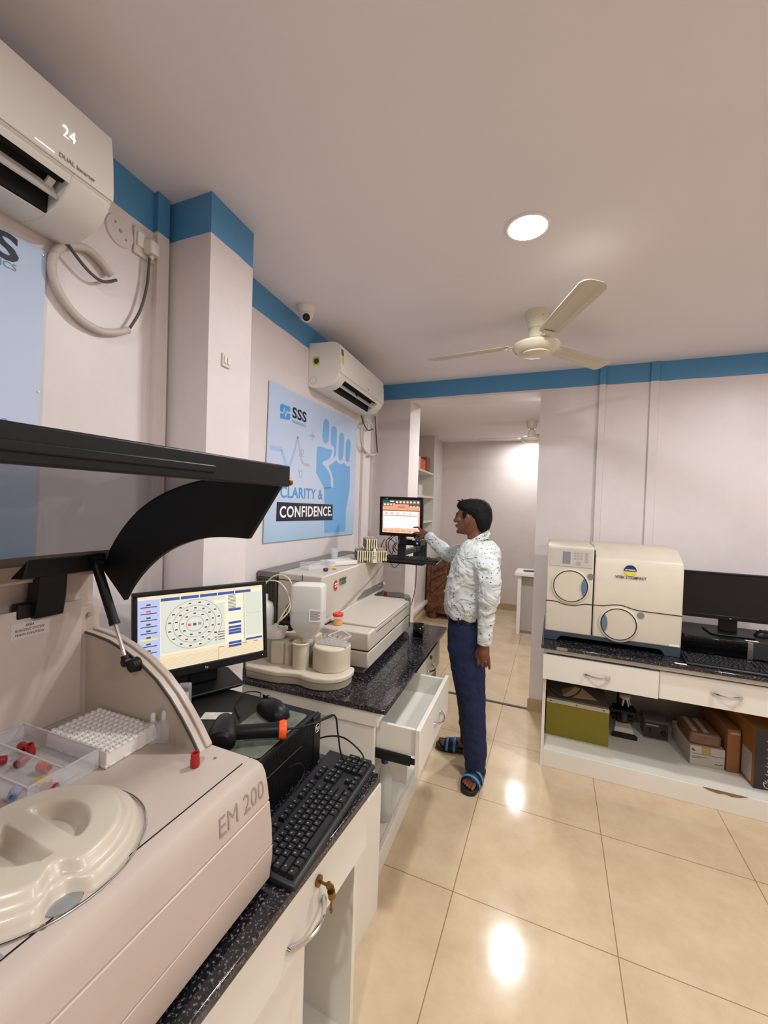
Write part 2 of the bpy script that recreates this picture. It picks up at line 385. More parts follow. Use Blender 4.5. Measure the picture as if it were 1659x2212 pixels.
# ------------------------------------------------------------------ ceiling fans
FANM = mat('ivory_enamel', '#d8d0ba', 0.22, coat=0.5)
FANB = mat('ivory_blade', '#c9c1ae', 0.4)
def fan(name, label, x, y, zc, zb, a0):
    t = thing(name, label, 'ceiling fan', (x, y, zc))
    d = zb-zc
    MB().lathe([(.066, 0), (.066, -.006), (.05, -.075), (.044, -.088), (.02, -.092)], n=32).build('canopy', FANM, t)
    MB().cyl((0,0,-.05), (0,0,d+.08), .0095, n=14).build('downrod', STEEL, t)
    MB().lathe([(.02, d+.11), (.034, d+.10), (.05, d+.03), (.052, d+.01)], n=32).build('lower_cup', FANM, t)
    MB().lathe([(.052, d+.018), (.1, d+.012), (.122, d-.002), (.125, d-.012), (.115, d-.028), (.09, d-.042), (.078, d-.045)], n=48).build('motor_housing', FANM, t)
    MB().lathe([(.078, d-.044), (.076, d-.052), (.045, d-.058), (.001, d-.06)], n=48).build('bottom_cap', FANM, t)
    for k in range(3):
        a = rad(a0+120*k)
        mb = MB()
        pl = [(.14, -.045), (.17, -.058), (.60, -.068), (.625, -.055), (.632, -.03), (.632, .03), (.625, .055), (.60, .068), (.17, .058), (.14, .045)]
        def tw(px, py, h): # blade is pitched and slightly cambered
            z = -.18*py+h+.006*math.cos(py*22)
            return (cos(a)*px-sin(a)*py, sin(a)*px+cos(a)*py, d+.004+z)
        n = len(pl)
        # strips across the blade so the camber reads
        rows = 10; xs = [.14, .17, .30, .45, .60, .62, .632]; hw = [.038, .048, .051, .054, .056, .046, .028]
        vs_ = []
        for h in (0, .0025):
            for px, ww in zip(xs, hw):
                for j in range(rows+1):
                    py = -ww+2*ww*j/rows
                    rib = .0035 if j in (2, 8) else 0
                    vs_.append(tw(px, py, h-rib*(1 if .16 < px < .61 else 0)))
        fs = []; R1 = rows+1; N = len(xs)*R1
        for i in range(len(xs)-1):
            for j in range(rows):
                q = (i*R1+j, (i+1)*R1+j, (i+1)*R1+j+1, i*R1+j+1)
                fs.append(q[::-1]); fs.append(tuple(N+z for z in q))
        for i in range(len(xs)-1):
            fs.append((i*R1, (i+1)*R1, N+(i+1)*R1, N+i*R1)[::-1]); fs.append((i*R1+rows, (i+1)*R1+rows, N+(i+1)*R1+rows, N+i*R1+rows))
        e = (len(xs)-1)*R1
        for j in range(rows):
            fs.append((j, j+1, N+j+1, N+j)); fs.append((e+j, e+j+1, N+e+j+1, N+e+j)[::-1])
        mb.add(vs_, fs); bl = mb.build('blade', FANB, t, fix=True)
        bk = MB(); c_, s_ = cos(a), sin(a)
        def R(px, py, pz): return (c_*px-s_*py, s_*px+c_*py, d+pz)
        bk.hexa([R(.09,-.02,.0),R(.175,-.03,.006),R(.175,.03,-.004),R(.09,.02,.0)], [R(.09,-.02,.004),R(.175,-.03,.010),R(.175,.03,.0),R(.09,.02,.004)])
        for (sx_, sy_) in ((.155,-.018),(.155,.018),(.125,0)):
            p = R(sx_, sy_, -.004-sy_*.1); bk.cyl(p, (p[0], p[1], p[2]-.004), .004, n=10)
        bk.build('blade_bracket', FANM, t)
    return t
f1 = fan('ceiling_fan', 'ivory three-blade ceiling fan hanging over the standing man', -.128, 2.40, ZC, 2.485, -67)
text('emblem', 'O', .022, mat('maroon_print', '#7a2a20', .5), f1, (.03, -.050, -.03), (rad(80), 0, rad(30)), align='CENTER')
fan('ceiling_fan', 'ivory ceiling fan seen through the opening in the back room', -.29, 5.2, 2.625, 2.425, 181)

# ------------------------------------------------------------------ dome camera
t = thing('dome_camera', 'white dome security camera on the ceiling above the left wall', 'security camera', (-1.30, 1.93, ZC))
MB().lathe([(.052, 0), (.054, -.012), (.050, -.022), (.030, -.062), (.024, -.066)], n=32).build('housing', OFFW, t)
dirc = Vector((.45, -.62, -.62)).normalized(); c0 = Vector((0.004, -.006, -.052))
MB().ball(tuple(c0), .036, 24, 14).build('eyeball', OFFW, t)
MB().cyl(tuple(c0+dirc*.022), tuple(c0+dirc*.037), .021, .019, n=24).build('lens', BLACK, t)
MB().cyl(tuple(c0+dirc*.036), tuple(c0+dirc*.0385), .009, n=16).build('lens_glass', DGREY, t)
# ================================================================== COUNTERS
def granite_mat():
    m = bpy.data.materials.new('black_granite'); m.use_nodes = True; nt = m.node_tree; b = nt.nodes['Principled BSDF']
    tc = nt.nodes.new('ShaderNodeTexCoord')
    n = nt.nodes.new('ShaderNodeTexNoise'); n.inputs['Scale'].default_value = 150; n.inputs['Detail'].default_value = 2; n.inputs['Roughness'].default_value = .7
    nt.links.new(tc.outputs['Object'], n.inputs['Vector'])
    r = nt.nodes.new('ShaderNodeValToRGB'); e = r.color_ramp.elements
    e[0].position = .46; e[0].color = (*hexc('#121114'), 1); e[1].position = .66; e[1].color = (*hexc('#6a6468'), 1)
    k = e.new(.56); k.color = (*hexc('#1c1b20'), 1)
    nt.links.new(n.outputs['Fac'], r.inputs[0]); nt.links.new(r.outputs[0], b.inputs['Base Color'])
    b.inputs['Roughness'].default_value = .12
    return m
GRAN = granite_mat()
def bow_handle(parent, x, y, z, L, face='x', out=.028, vertical=False, label=None):
    """arched chrome pull with a foot at each end; lies on a front that faces +x or -y"""
    mb = MB(); pts = []
    for i in range(13):
        t = i/12; a = -L/2+L*t; o = out*sin(pi*t)**.8
        if face == 'x': pts.append((x+o+.002, y+a, z))
        else: pts.append((x+a, y-o-.002, z))
    mb.tube(pts, lambda t: .0045+.003*(1-sin(pi*t)), n=10, sub=2)
    for s_ in (-1, 1):
        if face == 'x': mb.cyl((x, y+s_*L/2, z), (x+.009, y+s_*L/2, z), .008, .006, n=14)
        else: mb.cyl((x+s_*L/2, y, z), (x+s_*L/2, y-.009, z), .008, .006, n=14)
    return mb.build('handle', CHROME, parent)

# ---- near counter (front edge runs from (-.52,-.30) to (-.446,1.07))
CN = 3.09
nc = thing('counter_cabinet', 'white laminate cabinet under the nearest black worktop, keys in its drawer lock', 'cabinet', (-.463, 1.07, 0), -CN)
MB().box(-.74, -.02, -1.35, -.265, .08, .755).build('body', WHITE_LAM, nc, bevel=.002)
MB().box(-.74, -.022, -.03, -.012, 0, .755).build('side_panel', WHITE_LAM, nc, bevel=.0015)
MB().box(-.74, -.03, -.28, -.03, .06, .08).build('bottom_shelf', WHITE_LAM, nc)
MB().box(-.72, -.705, -.28, -.03, .08, .755).build('back_panel', WHITE_LAM, nc)
dr = MB().box(-.022, -.004, -.80, .005, .598, .748).build('drawer', WHITE_LAM, nc, bevel=.003)
bow_handle(dr, -.004, -.285, .645, .13)
kh = MB(); kh.cyl((-.004, -.245, .708), (.003, -.245, .708), .012, n=20).build('drawer_lock', BRASS, dr)
kb = MB(); kb.box(.003, .022, -.2465, -.2435, .705, .711); kb.cyl((.030, -.2465, .708), (.030, -.2435, .708), .011, n=18)
kb.cyl((.034, -.2455, .700), (.0345, -.2415, .683), .009, n=16); kb.box(.032, .036, -.244, -.2415, .645, .684); kb.box(.030, .038, -.2445, -.242, .650, .656)
kb.build('key', BRASS, dr)
MB().box(-.16, -.145, .0, .40, 0, .50).build('filler_panel', WHITE_LAM, nc)
ng = MB(); ng.box(-.80, 0, -1.36, .05, .775, .80)
ng = ng.build('worktop', GRAN, None, bevel=.004); ng.location = (-.4455, 1.06, 0); ng.rotation_euler = (0, 0, rad(-CN))
tag(ng, 'speckled black granite worktop under the nearest analyser and keyboard', 'worktop')
# wall-side filler of worktop support
MB().box(-.79, -.742, -1.35, -.02, .0, .755).build('wall_panel', WHITE_LAM, nc)

# ---- far counter
FC = 2.4
fc = thing('counter_cabinet', 'white laminate cabinet with one drawer pulled open, under the big grey analyser', 'cabinet', (-.632, 1.498, 0), FC)
MB().box(-.72, 0, 0, .018, 0, .775).build('side_panel', WHITE_LAM, fc, bevel=.0015)
MB().box(-.72, 0, 1.112, 1.13, 0, .775).build('side_panel', WHITE_LAM, fc, bevel=.0015)
MB().box(-.72, -.70, .018, 1.112, .08, .775).build('back_panel', WHITE_LAM, fc)
MB().box(-.70, -.018, .018, 1.112, .08, .10).build('bottom_shelf', WHITE_LAM, fc)
MB().box(-.018, 0.001, .018, 1.112, 0, .102).build('plinth', WHITE_LAM, fc, bevel=.0015)
MB().box(-.02, .022, -.004, 1.135, .728, .775).build('top_rail', WHITE_LAM, fc, bevel=.0015)
MB().box(-.72, .02, -.022, -.001, .715, .775).build('end_rail', WHITE_LAM, fc, bevel=.0015)
MB().box(-.70, -.02, .57, .588, .10, .728).build('divider', WHITE_LAM, fc)
# open drawer
dw = MB()
X1 = .165
dw.box(X1-.40, X1, .035, .050, .602, .706); dw.box(X1-.40, X1, .555, .570, .602, .706); dw.box(X1-.40, X1-.385, .05, .555, .602, .706); dw.box(X1-.385, X1, .05, .555, .606, .614)
dw = dw.build('drawer', WHITE_LAM, fc, bevel=.001)
df = MB().box(X1, X1+.018, .018, .588, .530, .716).build('drawer_front', WHITE_LAM, dw, bevel=.0015)
bow_handle(dw, X1+.018, .33, .618, .12)
for y in (.022, .571):
    sl = MB(); sl.box(-.18, .145, y, y+.012, .566, .600); sl.box(.02, .165, y+.002, y+.010, .573, .594); sl.build('drawer_slide', BLACK, dw)
# closed drawer further along
d2 = MB().box(0.0, .018, .594, 1.125, .560, .726).build('drawer', WHITE_LAM, fc, bevel=.002)
bow_handle(d2, .018, .86, .625, .12)
MB().cyl((.018, .86, .692), (.030, .86, .692), .011, n=18).build('drawer_lock', BRASS, d2)
fg = MB().box(-.70, .058, -.035, 1.155, .775, .797).build('worktop', GRAN, None, bevel=.005)
fg.location = (-.632, 1.498, 0); fg.rotation_euler = (0, 0, rad(FC))
tag(fg, 'glossy black granite worktop carrying the big grey analyser, its corner over the open drawer', 'worktop')
# water bottle standing in the open lower bay
wb = thing('plastic_bottle', 'clear plastic water bottle with blue cap standing in the lower cabinet bay', 'bottle', (-.70, 1.80, .10), 0)
MB().lathe([(.036, 0), (.042, .008), (.042, .05), (.039, .06), (.042, .07), (.042, .17), (.036, .20), (.026, .235), (.014, .262), (.014, .272)], n=32).build('body', mat('bottle_plastic', '#c9cfc9', .1, alpha=.42, spec=.7), wb)
MB().lathe([(.017, .268), (.017, .294), (.014, .296)], n=24).build('cap', BLUE, wb)

# ---- right counter
rc = thing('counter_cabinet', 'white laminate cabinet along the far wall, open shelf full of boxes below two drawers', 'cabinet', (0, 2.73, 0))
XW0, XW1 = -.028, 1.75
MB().box(XW0, XW0+.018, 0, .69, 0, .75).build('side_panel', WHITE_LAM, rc, bevel=.0015)
MB().box(XW1-.018, XW1, 0, .69, 0, .75).build('side_panel', WHITE_LAM, rc)
MB().box(XW0+.018, XW1-.018, .66, .68, .10, .75).build('back_panel', mat('cabinet_back', '#8b857c', .6), rc)
MB().box(XW0+.018, XW1-.018, 0.02, .66, .088, .108).build('bottom_shelf', WHITE_LAM, rc)
pn = MB().box(XW0+.018, XW1-.018, 0.002, .02, 0, .108).build('plinth', WHITE_LAM, rc, bevel=.002)
MB().prism([(.80, .1085), (.82, .098), (.845, .094), (.87, .090), (.90, .096), (.93, .090), (.965, .096), (1.0, .1085)], .0005, .0025, 'y').build('chipped_edge', mat('bare_board', '#7c6a45', .8), pn)
MB().box(XW0, XW1, -.022, .02, .716, .75).build('top_rail', WHITE_LAM, rc, bevel=.0015)
da = MB().box(XW0-.004, .567, -.052, -.034, .562, .712).build('drawer', WHITE_LAM, rc, bevel=.002)
MB().box(XW0+.03, .54, -.034, .40, .60, .70).build('drawer_box', WHITE_LAM, da)
bow_handle(da, .262, -.052, .632, .125, 'y')
db = MB().box(.572, 1.19, -.036, -.018, .562, .712).build('drawer', WHITE_LAM, rc, bevel=.002)
MB().box(.60, 1.16, -.018, .40, .60, .70).build('drawer_box', WHITE_LAM, db)
bow_handle(db, .873, -.036, .642, .125, 'y')
dc = MB().box(1.195, 1.74, -.036, -.018, .562, .712).build('drawer', WHITE_LAM, rc, bevel=.002)
rg = MB().box(-.045, 1.78, -.065, .70, .75, .770).build('worktop', GRAN, None, bevel=.004); rg.location = (0, 2.73, 0)
tag(rg, 'dark granite worktop along the far wall below the two-door analyser', 'worktop')
MB().prism([(.04, -.0655), (.055, -.0665), (.085, -.0665), (.10, -.0655), (.07, -.060)], .755, .7705, 'z').build('chipped_edge', mat('granite_chip', '#8f7f70', .8), rg)

# ================================================================== NEAR ANALYSER (lid open)
em = thing('chemistry_analyzer', 'large beige chemistry analyser in the left foreground with its dark smoked lid raised', 'lab analyser', (0, 0, 0))
EMM = mat('beige_abs', '#b8a89c', .38, mottle=.05, mscale=7, bump=.05, bscale=500)
EMY0, EMY1 = -.28, .688
prof = [(-.53, .815), (-.514, .818), (-.508, .87), (-.5085, .8865), (-.5115, .8875), (-.5115, .8895), (-.509, .8905), (-.512, .93), (-.5185, .975), (-.5215, .9765), (-.522, .9785), (-.5195, .980),
        (-.526, 1.015), (-.532, 1.036), (-.540, 1.047), (-.552, 1.0515), (-.5705, 1.0525), (-.571, 1.0505), (-.5725, 1.0505), (-.573, 1.0525),
        (-1.056, 1.0525), (-1.06, 1.315), (-1.085, 1.318), (-1.085, 1.398), (-1.045, 1.398), (-1.045, 1.408), (-1.26, 1.408), (-1.27, 1.39), (-1.27, .815)]
MB().prism(prof, EMY0, EMY1, 'y').build('housing', EMM, em, bevel=.0015, ang=25)
MB().box(-.5728, -.5712, EMY0+.01, .665, 1.0520, 1.0529).build('deck_seam', DARK, em)
MB().prism([(-.55,.80),(-.55,.818),(-1.24,.818),(-1.24,.80)], EMY0+.03, EMY1-.03, 'y').build('foot', BLACK, em)
# quarter-round end wall with its double rim
ao = [(-1.06, 1.255), (-1.025, 1.253), (-.97, 1.247), (-.916, 1.233), (-.86, 1.212), (-.806, 1.183), (-.766, 1.152), (-.732, 1.118), (-.703, 1.085), (-.678, 1.0525)]
ai = [(x-.0-.026*((i/9)**1.0), z-.022) for i, (x, z) in enumerate(ao)]
MB().prism(ao+[(-1.06, 1.0525)], .655, .672, 'y').build('end_wall', mat('beige_abs_shade', '#beb0a2', .42, mottle=.04), em, ang=20)
rm = MB(); n = len(ao)
oo = [(x+.004, z+.004) for x, z in ao]
rm.prism(oo+[(x-.012, z-.012) for x, z in ao][::-1], .672, .688, 'y')
rm.build('end_wall_rim', EMM, em, bevel=.002, ang=20)
rm2 = MB(); rm2.prism([(x+.001, z+.001) for x, z in ao]+[(x-.004, z-.004) for x, z in ao][::-1], .653, .656, 'y'); rm2.build('end_wall_seal', mat('seal_dark', '#4d4743', .6), em)
# sheet fixed to the back wall, with note and screws
bp_ = MB().box(-1.0575, -1.053, EMY0, .642, 1.06, 1.338).build('back_panel', mat('beige_sheet', '#c0b0a6', .5, mottle=.08), em, bevel=.001)
nt_ = MB().box(-1.053, -1.0522, .50, .572, 1.278, 1.312).build('note', mat('note_paper', '#c4b8b0', .7), bp_)
PEN = mat('pen_ink', '#5a5262', .7)
for i, (b_, l_) in enumerate((('ERBA', .0), ('REAGENT SYSTEM', .0), ('WASH SOLUTION', .0))):
    text('handwriting', b_, .0075, PEN, nt_, (-1.0520, .534, 1.305-.0095*i), RX, sx=.9 if i else .9, shear=.3)
MB().cyl((-1.0585, .662, 1.296), (-1.0545, .662, 1.296), .005, n=14).build('screw', STEEL, em)
MB().cyl((-1.053, .60, 1.315), (-1.0495, .60, 1.315), .002, n=10).build('screw', STEEL, em)
# hinge block and bracket
hb = MB(); hb.hexa([(-1.07, .478, 1.412), (-1.012, .50, 1.412), (-1.012, .678, 1.412), (-1.07, .678, 1.412)], [(-1.07, .50, 1.452), (-1.02, .515, 1.452), (-1.02, .675, 1.452), (-1.07, .675, 1.452)])
hb.build('hinge_block', BLACK, em, bevel=.003)
hs = MB(); hs.prism([(-1.075, 1.315), (-1.035, 1.318), (-1.025, 1.36), (-1.02, 1.43), (-1.06, 1.43)], .535, .592, 'y'); hs.box(-1.075, -1.05, .51, .54, 1.32, 1.352)
hs.build('hinge_strap', BLACK, em, bevel=.003)
# gas strut
st = MB(); A_, B_ = Vector((-1.01, .645, 1.432)), Vector((-.895, .645, 1.212)); D_ = (B_-A_)
st.cyl(A_, A_+D_*.62, .0105, n=18); st.cyl(A_+D_*.60, A_+D_*.635, .0115, n=18)
st = st.build('gas_strut', BLACK, em)
MB().cyl(A_+D_*.62, B_, .0042, n=12).build('piston_rod', CHROME, st)
sp = MB(); sp.cyl(B_-D_*.06, B_+D_*.03, .009, n=14); sp.cyl(B_+Vector((0, -.008, 0)), B_+Vector((0, .008, 0)), .010, n=16); sp.build('ball_joint', BLACK, st)
MB().cyl(A_+Vector((0,-.012,0)), A_+Vector((0,.012,0)), .013, n=16).build('ball_joint', BLACK, st)
MB().cyl((-.872, .655, 1.208), (-.872, .638, 1.208), .017, .014, n=24).build('strut_knob', BLACK, em)
# lid (raised): side plates, front bar, curved smoked sheet
up = chaikin([(-.500, 1.650), (-.60, 1.648), (-.70, 1.638), (-.80, 1.617), (-.894, 1.578), (-.965, 1.525), (-1.022, 1.456), (-1.045, 1.408)], 2)
lo = chaikin([(-.962, 1.338), (-.930, 1.385), (-.874, 1.437), (-.81, 1.476), (-.73, 1.503), (-.66, 1.512), (-.588, 1.512)], 2)
sidep = [(-.500, 1.640)]+up[1:]+lo
lid = MB()
lid.prism(sidep, .684, .694, 'y')
lid = lid.build('lid', BLACKM, em, ang=20)
MB().prism(sidep, EMY0, EMY0+.01, 'y').build('side_plate', BLACKM, lid, ang=20)
fb = MB(); fb.prism([(-.497, 1.622), (-.497, 1.664), (-.550, 1.666), (-.556, 1.652), (-.545, 1.640), (-.530, 1.636), (-.515, 1.622)], EMY0-.004, .698, 'y')
fb.build('lid_front_bar', BLACK, lid, bevel=.003)
gp = MB(); gp.prism(rrect(-.30, .50, -.006, .006, .0058), 0, .004, 'z')
g_ = gp.build('grip_rail', BLACK, lid, bevel=.002); g_.location = (-.4975, .0, 1.640); g_.rotation_euler = (pi/2, 0, pi/2)
sm = MB(); q = [p for p in up if p[0] < -.545]
sh = [(x, z) for x, z in q]
prof2 = sh+[(x+.002, z-.004) for x, z in sh[::-1]]
sm.prism(prof2, EMY0+.01, .684, 'y')
sm.build('smoked_window', mat('smoked_acrylic', '#3b3040', .08, alpha=.50, spec=.5), lid, ang=40)
hr = MB(); hr.prism([(-1.030, 1.452), (-1.018, 1.458), (-1.040, 1.405), (-1.052, 1.405)], EMY0+.01, .684, 'y'); hr.build('lid_lower_rail', mat('beige_rail', '#8d8071', .5), lid)
nl = MB().cyl((-.503, .695, 1.632), (-.503, .706, 1.632), .0075, n=18).build('lid_bolt', BRASS, lid)
# name on front
tn = mat('etched_grey', '#8d8078', .5)
tt = text('model_lettering', 'EM 200', .046, tn, em, (-.5243, .613, 1.0095), (rad(77), 0, pi/2), sx=.88, shear=.12, offset=-.0006)
# round turntable cover with two finger recesses
LCX, LCY, LR = -.698, .367, .138
na, nr = 120, 44; vs_ = []; fs = []
def sst(a, b, x):
    t = max(0, min(1, (x-a)/(b-a))); return t*t*(3-2*t)
for k in range(nr+1):
    for i in range(na):
        th = 2*pi*i/na; R_ = LR
        da_ = math.atan2(sin(th-rad(-14)), cos(th-rad(-14)))
        R_ -= .024*math.exp(-(da_/.17)**4)
        rr_ = R_*(k/nr); x, y = rr_*cos(th), rr_*sin(th)
        e = R_-rr_
        h = .034*sst(0, .012, e)*.55+.034*.45*sst(.020, .034, e)
        for sgn in (1, -1):                     # D-shaped recesses either side of a bridge
            yy = sgn*(y-.004)-.014
            dd = math.hypot(x*.92, y-.004)
            h -= .024*sst(.062, .050, dd)*sst(0, .010, yy)
        vs_.append((LCX+x, LCY+y, 1.053+h))
for k in range(nr):
    for i in range(na):
        fs.append((k*na+i, (k+1)*na+i, (k+1)*na+(i+1) % na, k*na+(i+1) % na))
base = [(vs_[nr*na+i][0], vs_[nr*na+i][1], 1.052) for i in range(na)]
o_ = len(vs_); vs_ += base
for i in range(na): fs.append((nr*na+i, o_+i, o_+(i+1) % na, nr*na+(i+1) % na))
mb = MB(); mb.add(vs_, fs); mb.build('turntable_cover', mat('cover_abs', '#c3b7a6', .3, mottle=.04), em, ang=60)
rg_ = MB(); rg_.tube([(LCX+.1425*cos(2*pi*i/60), LCY+.1425*sin(2*pi*i/60), 1.054) for i in range(60)], .0016, n=8, sub=1, closed=True); rg_.build('chrome_ring', CHROME, em)
aa = rad(-14)
MB().lathe([(.022, 0), (.022, .002)], (LCX+.118*cos(aa), LCY+.118*sin(aa), 1.0525), n=24).build('window', mat('clear_window', '#9a9a98', .1, alpha=.7), em)
for (x, y, r) in ((-.635, .655, .0035), (-.570, .308, .0045)):
    MB().cyl((x, y, 1.0525), (x, y, 1.0530), r, n=16).build('plug', mat('plug_grey', '#6d5f50', .5), em)
MB().box(-.60, -.572, .235, .270, 1.0525, 1.0533).build('sticker', mat('grey_sticker', '#8c7f86', .6), em)

# ---- things on the analyser deck
def cap(name, label, m, loc, rot=(0, 0, 0), r=.0085, h=.024, group=None, cat='tube cap'):
    mb = MB(); mb.lathe([(r*.93, 0), (r, .002), (r, h*.55), (r*.92, h*.6), (r*.92, h), (r*.62, h), (r*.60, h*.55)], n=20)
    o = mb.build(name, m, None); o.location = loc; o.rotation_euler = rot
    return tag(o, label, cat, group)
cap('tube_cap', 'single red rubber tube cap standing alone on the analyser deck', RED, (-.650, .617, 1.0535), r=.009, h=.027)
# foam well rack
rk = thing('sample_rack', 'white ninety-six hole tube rack against the back wall of the near analyser', 'tube rack', (-.895, .594, 1.053), 1.5)
mb = MB(); RW, RD = .095, .060
pts = []
mb.hexa([(-RW, -RD, 0), (RW, -RD, 0), (RW, RD, 0), (-RW, RD, 0)], [(-RW+.004, -RD+.004, .030), (RW-.004, -RD+.004, .030), (RW-.004, RD-.004, .030), (-RW+.004, RD-.004, .030)])
for i in range(6): mb.box(-RW+.006+i*.034, -RW+.022+i*.034, -RD-.0015, -RD+.002, 0, .006)
for j in range(4): mb.box(RW-.002, RW+.0015, -RD+.006+j*.032, -RD+.020+j*.032, 0, .006)
FOAM = mat('white_foam', '#dcd6d0', .6)
mb.build('rack_body', FOAM, rk, bevel=.002)
wl = MB()
for i in range(12):
    for j in range(8):
        x, y = -RW+.012+i*.0155, -RD+.012+j*.0137
        wl.lathe([(.0069, .0295), (.0052, .0335), (.0032, .0335), (.0030, .0298)], (x, y, 0), n=10)
wl.build('wells', FOAM, rk)
# two dropper vials
for k, (x, y, s_) in enumerate(((-.800, .640, 1.0), (-.782, .652, 1.05))):
    v = thing('dropper_vial', ['frosted dropper vial beside the white rack, the shorter of the pair', 'frosted dropper vial nearest the curved end wall'][k], 'vial', (x, y, 1.0535))
    MB().lathe([(.009, 0), (.011, .002), (.011, .026*s_), (.007, .033*s_), (.0045, .036*s_)], n=20).build('body', CLEAR, v)
    v.scale = (1.3, 1.3, 1.3)
    MB().lathe([(.0038, .035*s_), (.0042, .046*s_), (.002, .050*s_)], n=16).build('tip', mat('frosted', '#d5d5d2', .3, alpha=.8), v)
# clear divided tray of caps
tr = thing('clear_tray', 'clear plastic divided tray of loose tube caps in front of the white rack', 'tray', (-.93, .468, 1.053), 2)
mb = MB(); W_, D_2 = .118, .061; Hh = .038
mb.box(-W_, W_, -D_2, D_2, 0, .0015)
for a in ((-W_, -W_+.0015, -D_2, D_2), (W_-.0015, W_, -D_2, D_2), (-W_, W_, -D_2, -D_2+.0015), (-W_, W_, D_2-.0015, D_2), (-W_, W_, -.004, -.0025)): mb.box(a[0], a[1], a[2], a[3], 0, Hh)
mb.build('box', CLEAR, tr)
rim = MB()
for a in ((-W_-.001, -W_+.002, -D_2, D_2), (W_-.002, W_+.001, -D_2, D_2), (-W_, W_, -D_2-.001, -D_2+.002), (-W_, W_, D_2-.002, D_2+.001), (-W_, W_, -.005, -.0015)): rim.box(a[0], a[1], a[2], a[3], Hh-.001, Hh+.0015)
rim.build('rim', mat('clear_edge', '#cfc6c4', .15, alpha=.6), tr)
for k, (lb, m_, l, r_) in enumerate((
    ('red tube cap standing tallest in the clear tray', RED, (-.975, .500, 1.055), (.15, 0, .3)),
    ('red tube cap lying mouth forward in the clear tray', RED, (-.958, .484, 1.064), (pi/2, 0, .5)),
    ('red tube cap lying leftmost in the clear tray', RED, (-1.012, .502, 1.064), (pi/2, 0, 1.3)),
    ('bright red tube cap lying alone mid-tray', mat('bright_red_cap', '#c8321a', .4), (-.905, .478, 1.064), (pi/2, 0, 1.75)),
    ('yellow tube cap lying in the front part of the clear tray', YELLOW, (-.858, .452, 1.064), (pi/2, 0, 1.9)),
    ('dull red tube cap beside the yellow one in the clear tray', RED, (-.832, .446, 1.064), (pi/2, 0, 2.0)),
    ('red tube cap at the left end of the clear tray', RED, (-1.0, .446, 1.064), (pi/2, 0, 2.4)),
    ('pale blue tube cap at the front edge of the clear tray', mat('pale_blue_cap', '#8690b4', .4), (-.868, .424, 1.064), (pi/2, 0, .9)))):
    cap('tube_cap', lb, m_, l, r_, group='loose caps in the clear tray')

# ================================================================== PC, MONITOR, SCANNER ON THE NEAR COUNTER
pc = thing('desktop_computer', 'black desktop computer case lying beside the near analyser, mouse pad on top', 'computer', (-.636, 1.085, .8005), 0)
MB().box(-.44, -.012, -.335, 0, .004, .150).build('case', BLACK, pc, bevel=.004)
fr = MB(); fr.box(-.014, -.008, -.335, 0, .004, .150)
for i in range(72):
    y = -.325+i*.00445; fr.box(-.008, -.002, y, y+.0022, .012, .142)
fr.build('front_grille', mat('black_grille', '#121214', .45), pc)
MB().box(-.012, 0, -.040, 0, .004, .150).build('front_trim', BLACK, pc, bevel=.003)
MB().box(-.008, -.0005, -.30, -.10, .098, .100).build('drive_slot', mat('slot_edge', '#3a3a3d', .4), pc)
text('logo', 'hp', .016, mat('silver_print', '#c8c8c8', .4), pc, (.0004, -.020, .112), RX)
hp_ = MB(); hp_.tube([(.0004, -.020+.012*cos(2*pi*i/24), .112+.012*sin(2*pi*i/24)) for i in range(24)], .0009, n=6, sub=1, closed=True); hp_.build('logo_ring', mat('silver_print', '#c8c8c8', .4), pc)
for k_ in (0, 1, 2, 3): MB().box(-.43 if k_ < 2 else -.06, -.40 if k_ < 2 else -.03, -.32 if k_ % 2 else -.04, -.29 if k_ % 2 else -.01, 0, .005).build('foot', BLACK, pc)
MB().tube([(.0, -.165, .075), (.02, -.14, .078), (.030, -.135, .05), (.025, -.19, .02), (.02, -.26, .006)], .0022).build('usb_cable', BLACK, pc)
mp = MB(); mp.prism(rrect(-.150, 0.0, -.235, 0, .012), 0, .002, 'z')
mpm = mat('mouse_pad_print', '#6a6f61', .55, mottle=.5, mscale=22)
mp = mp.build('mouse_pad', mpm, None, bevel=.0005); mp.location = (-.662, 1.052, .951); mp.rotation_euler = (0, 0, rad(2))
tag(mp, 'grey-green printed mouse pad on top of the black computer case', 'mouse pad')
# swirl drawn on the pad
sw = MB()
for cx_, cy_, r_ in ((-.07, -.10, .018), (-.045, -.13, .012), (-.085, -.17, .014)):
    sw.tube([(cx_+r_*(1-.3*i/20)*cos(i*.5), cy_+r_*(1-.3*i/20)*sin(i*.5), .0022) for i in range(21)], .0006, n=5, sub=1)
sw.build('swirl_print', mat('pad_line', '#23271f', .6), mp)
def mouse(label, loc, rz):
    t = thing('computer_mouse', label, 'mouse', loc, rz)
    vs_ = []; rings = []
    prof_ = [(-.055, .010, .012), (-.050, .022, .022), (-.035, .029, .031), (-.010, .031, .037), (.015, .029, .034), (.035, .026, .027), (.048, .020, .018), (.054, .010, .011)]
    for x, w_, h_ in prof_:
        rings.append([(x, w_*cos(a_), .002+max(0, h_*sin(a_))) if a_ <= pi else (x, w_*cos(a_)*.96, .002) for a_ in [2*pi*i/20 for i in range(20)]])
    MB().loft(rings).build('shell', BLACK, t, ang=60)
    MB().cyl((.022, -.003, .033), (.022, .003, .033), .008, n=16).build('scroll_wheel', DGREY, t)
    sd = MB(); sd.box(.012, .050, -.0004, .0004, .018, .034); sd.build('button_gap', DARK, t)
    return t
ms = mouse('black wired mouse on the mouse pad below the lit monitor', (-.762, 1.012, .953), 158)
MB().tube([(.054, 0, .010), (.075, -.004, .008), (.12, -.03, .004), (.15, .0, .003), (.11, .05, .003), (.03, .075, .003)], .0018).build('cord', BLACK, ms)
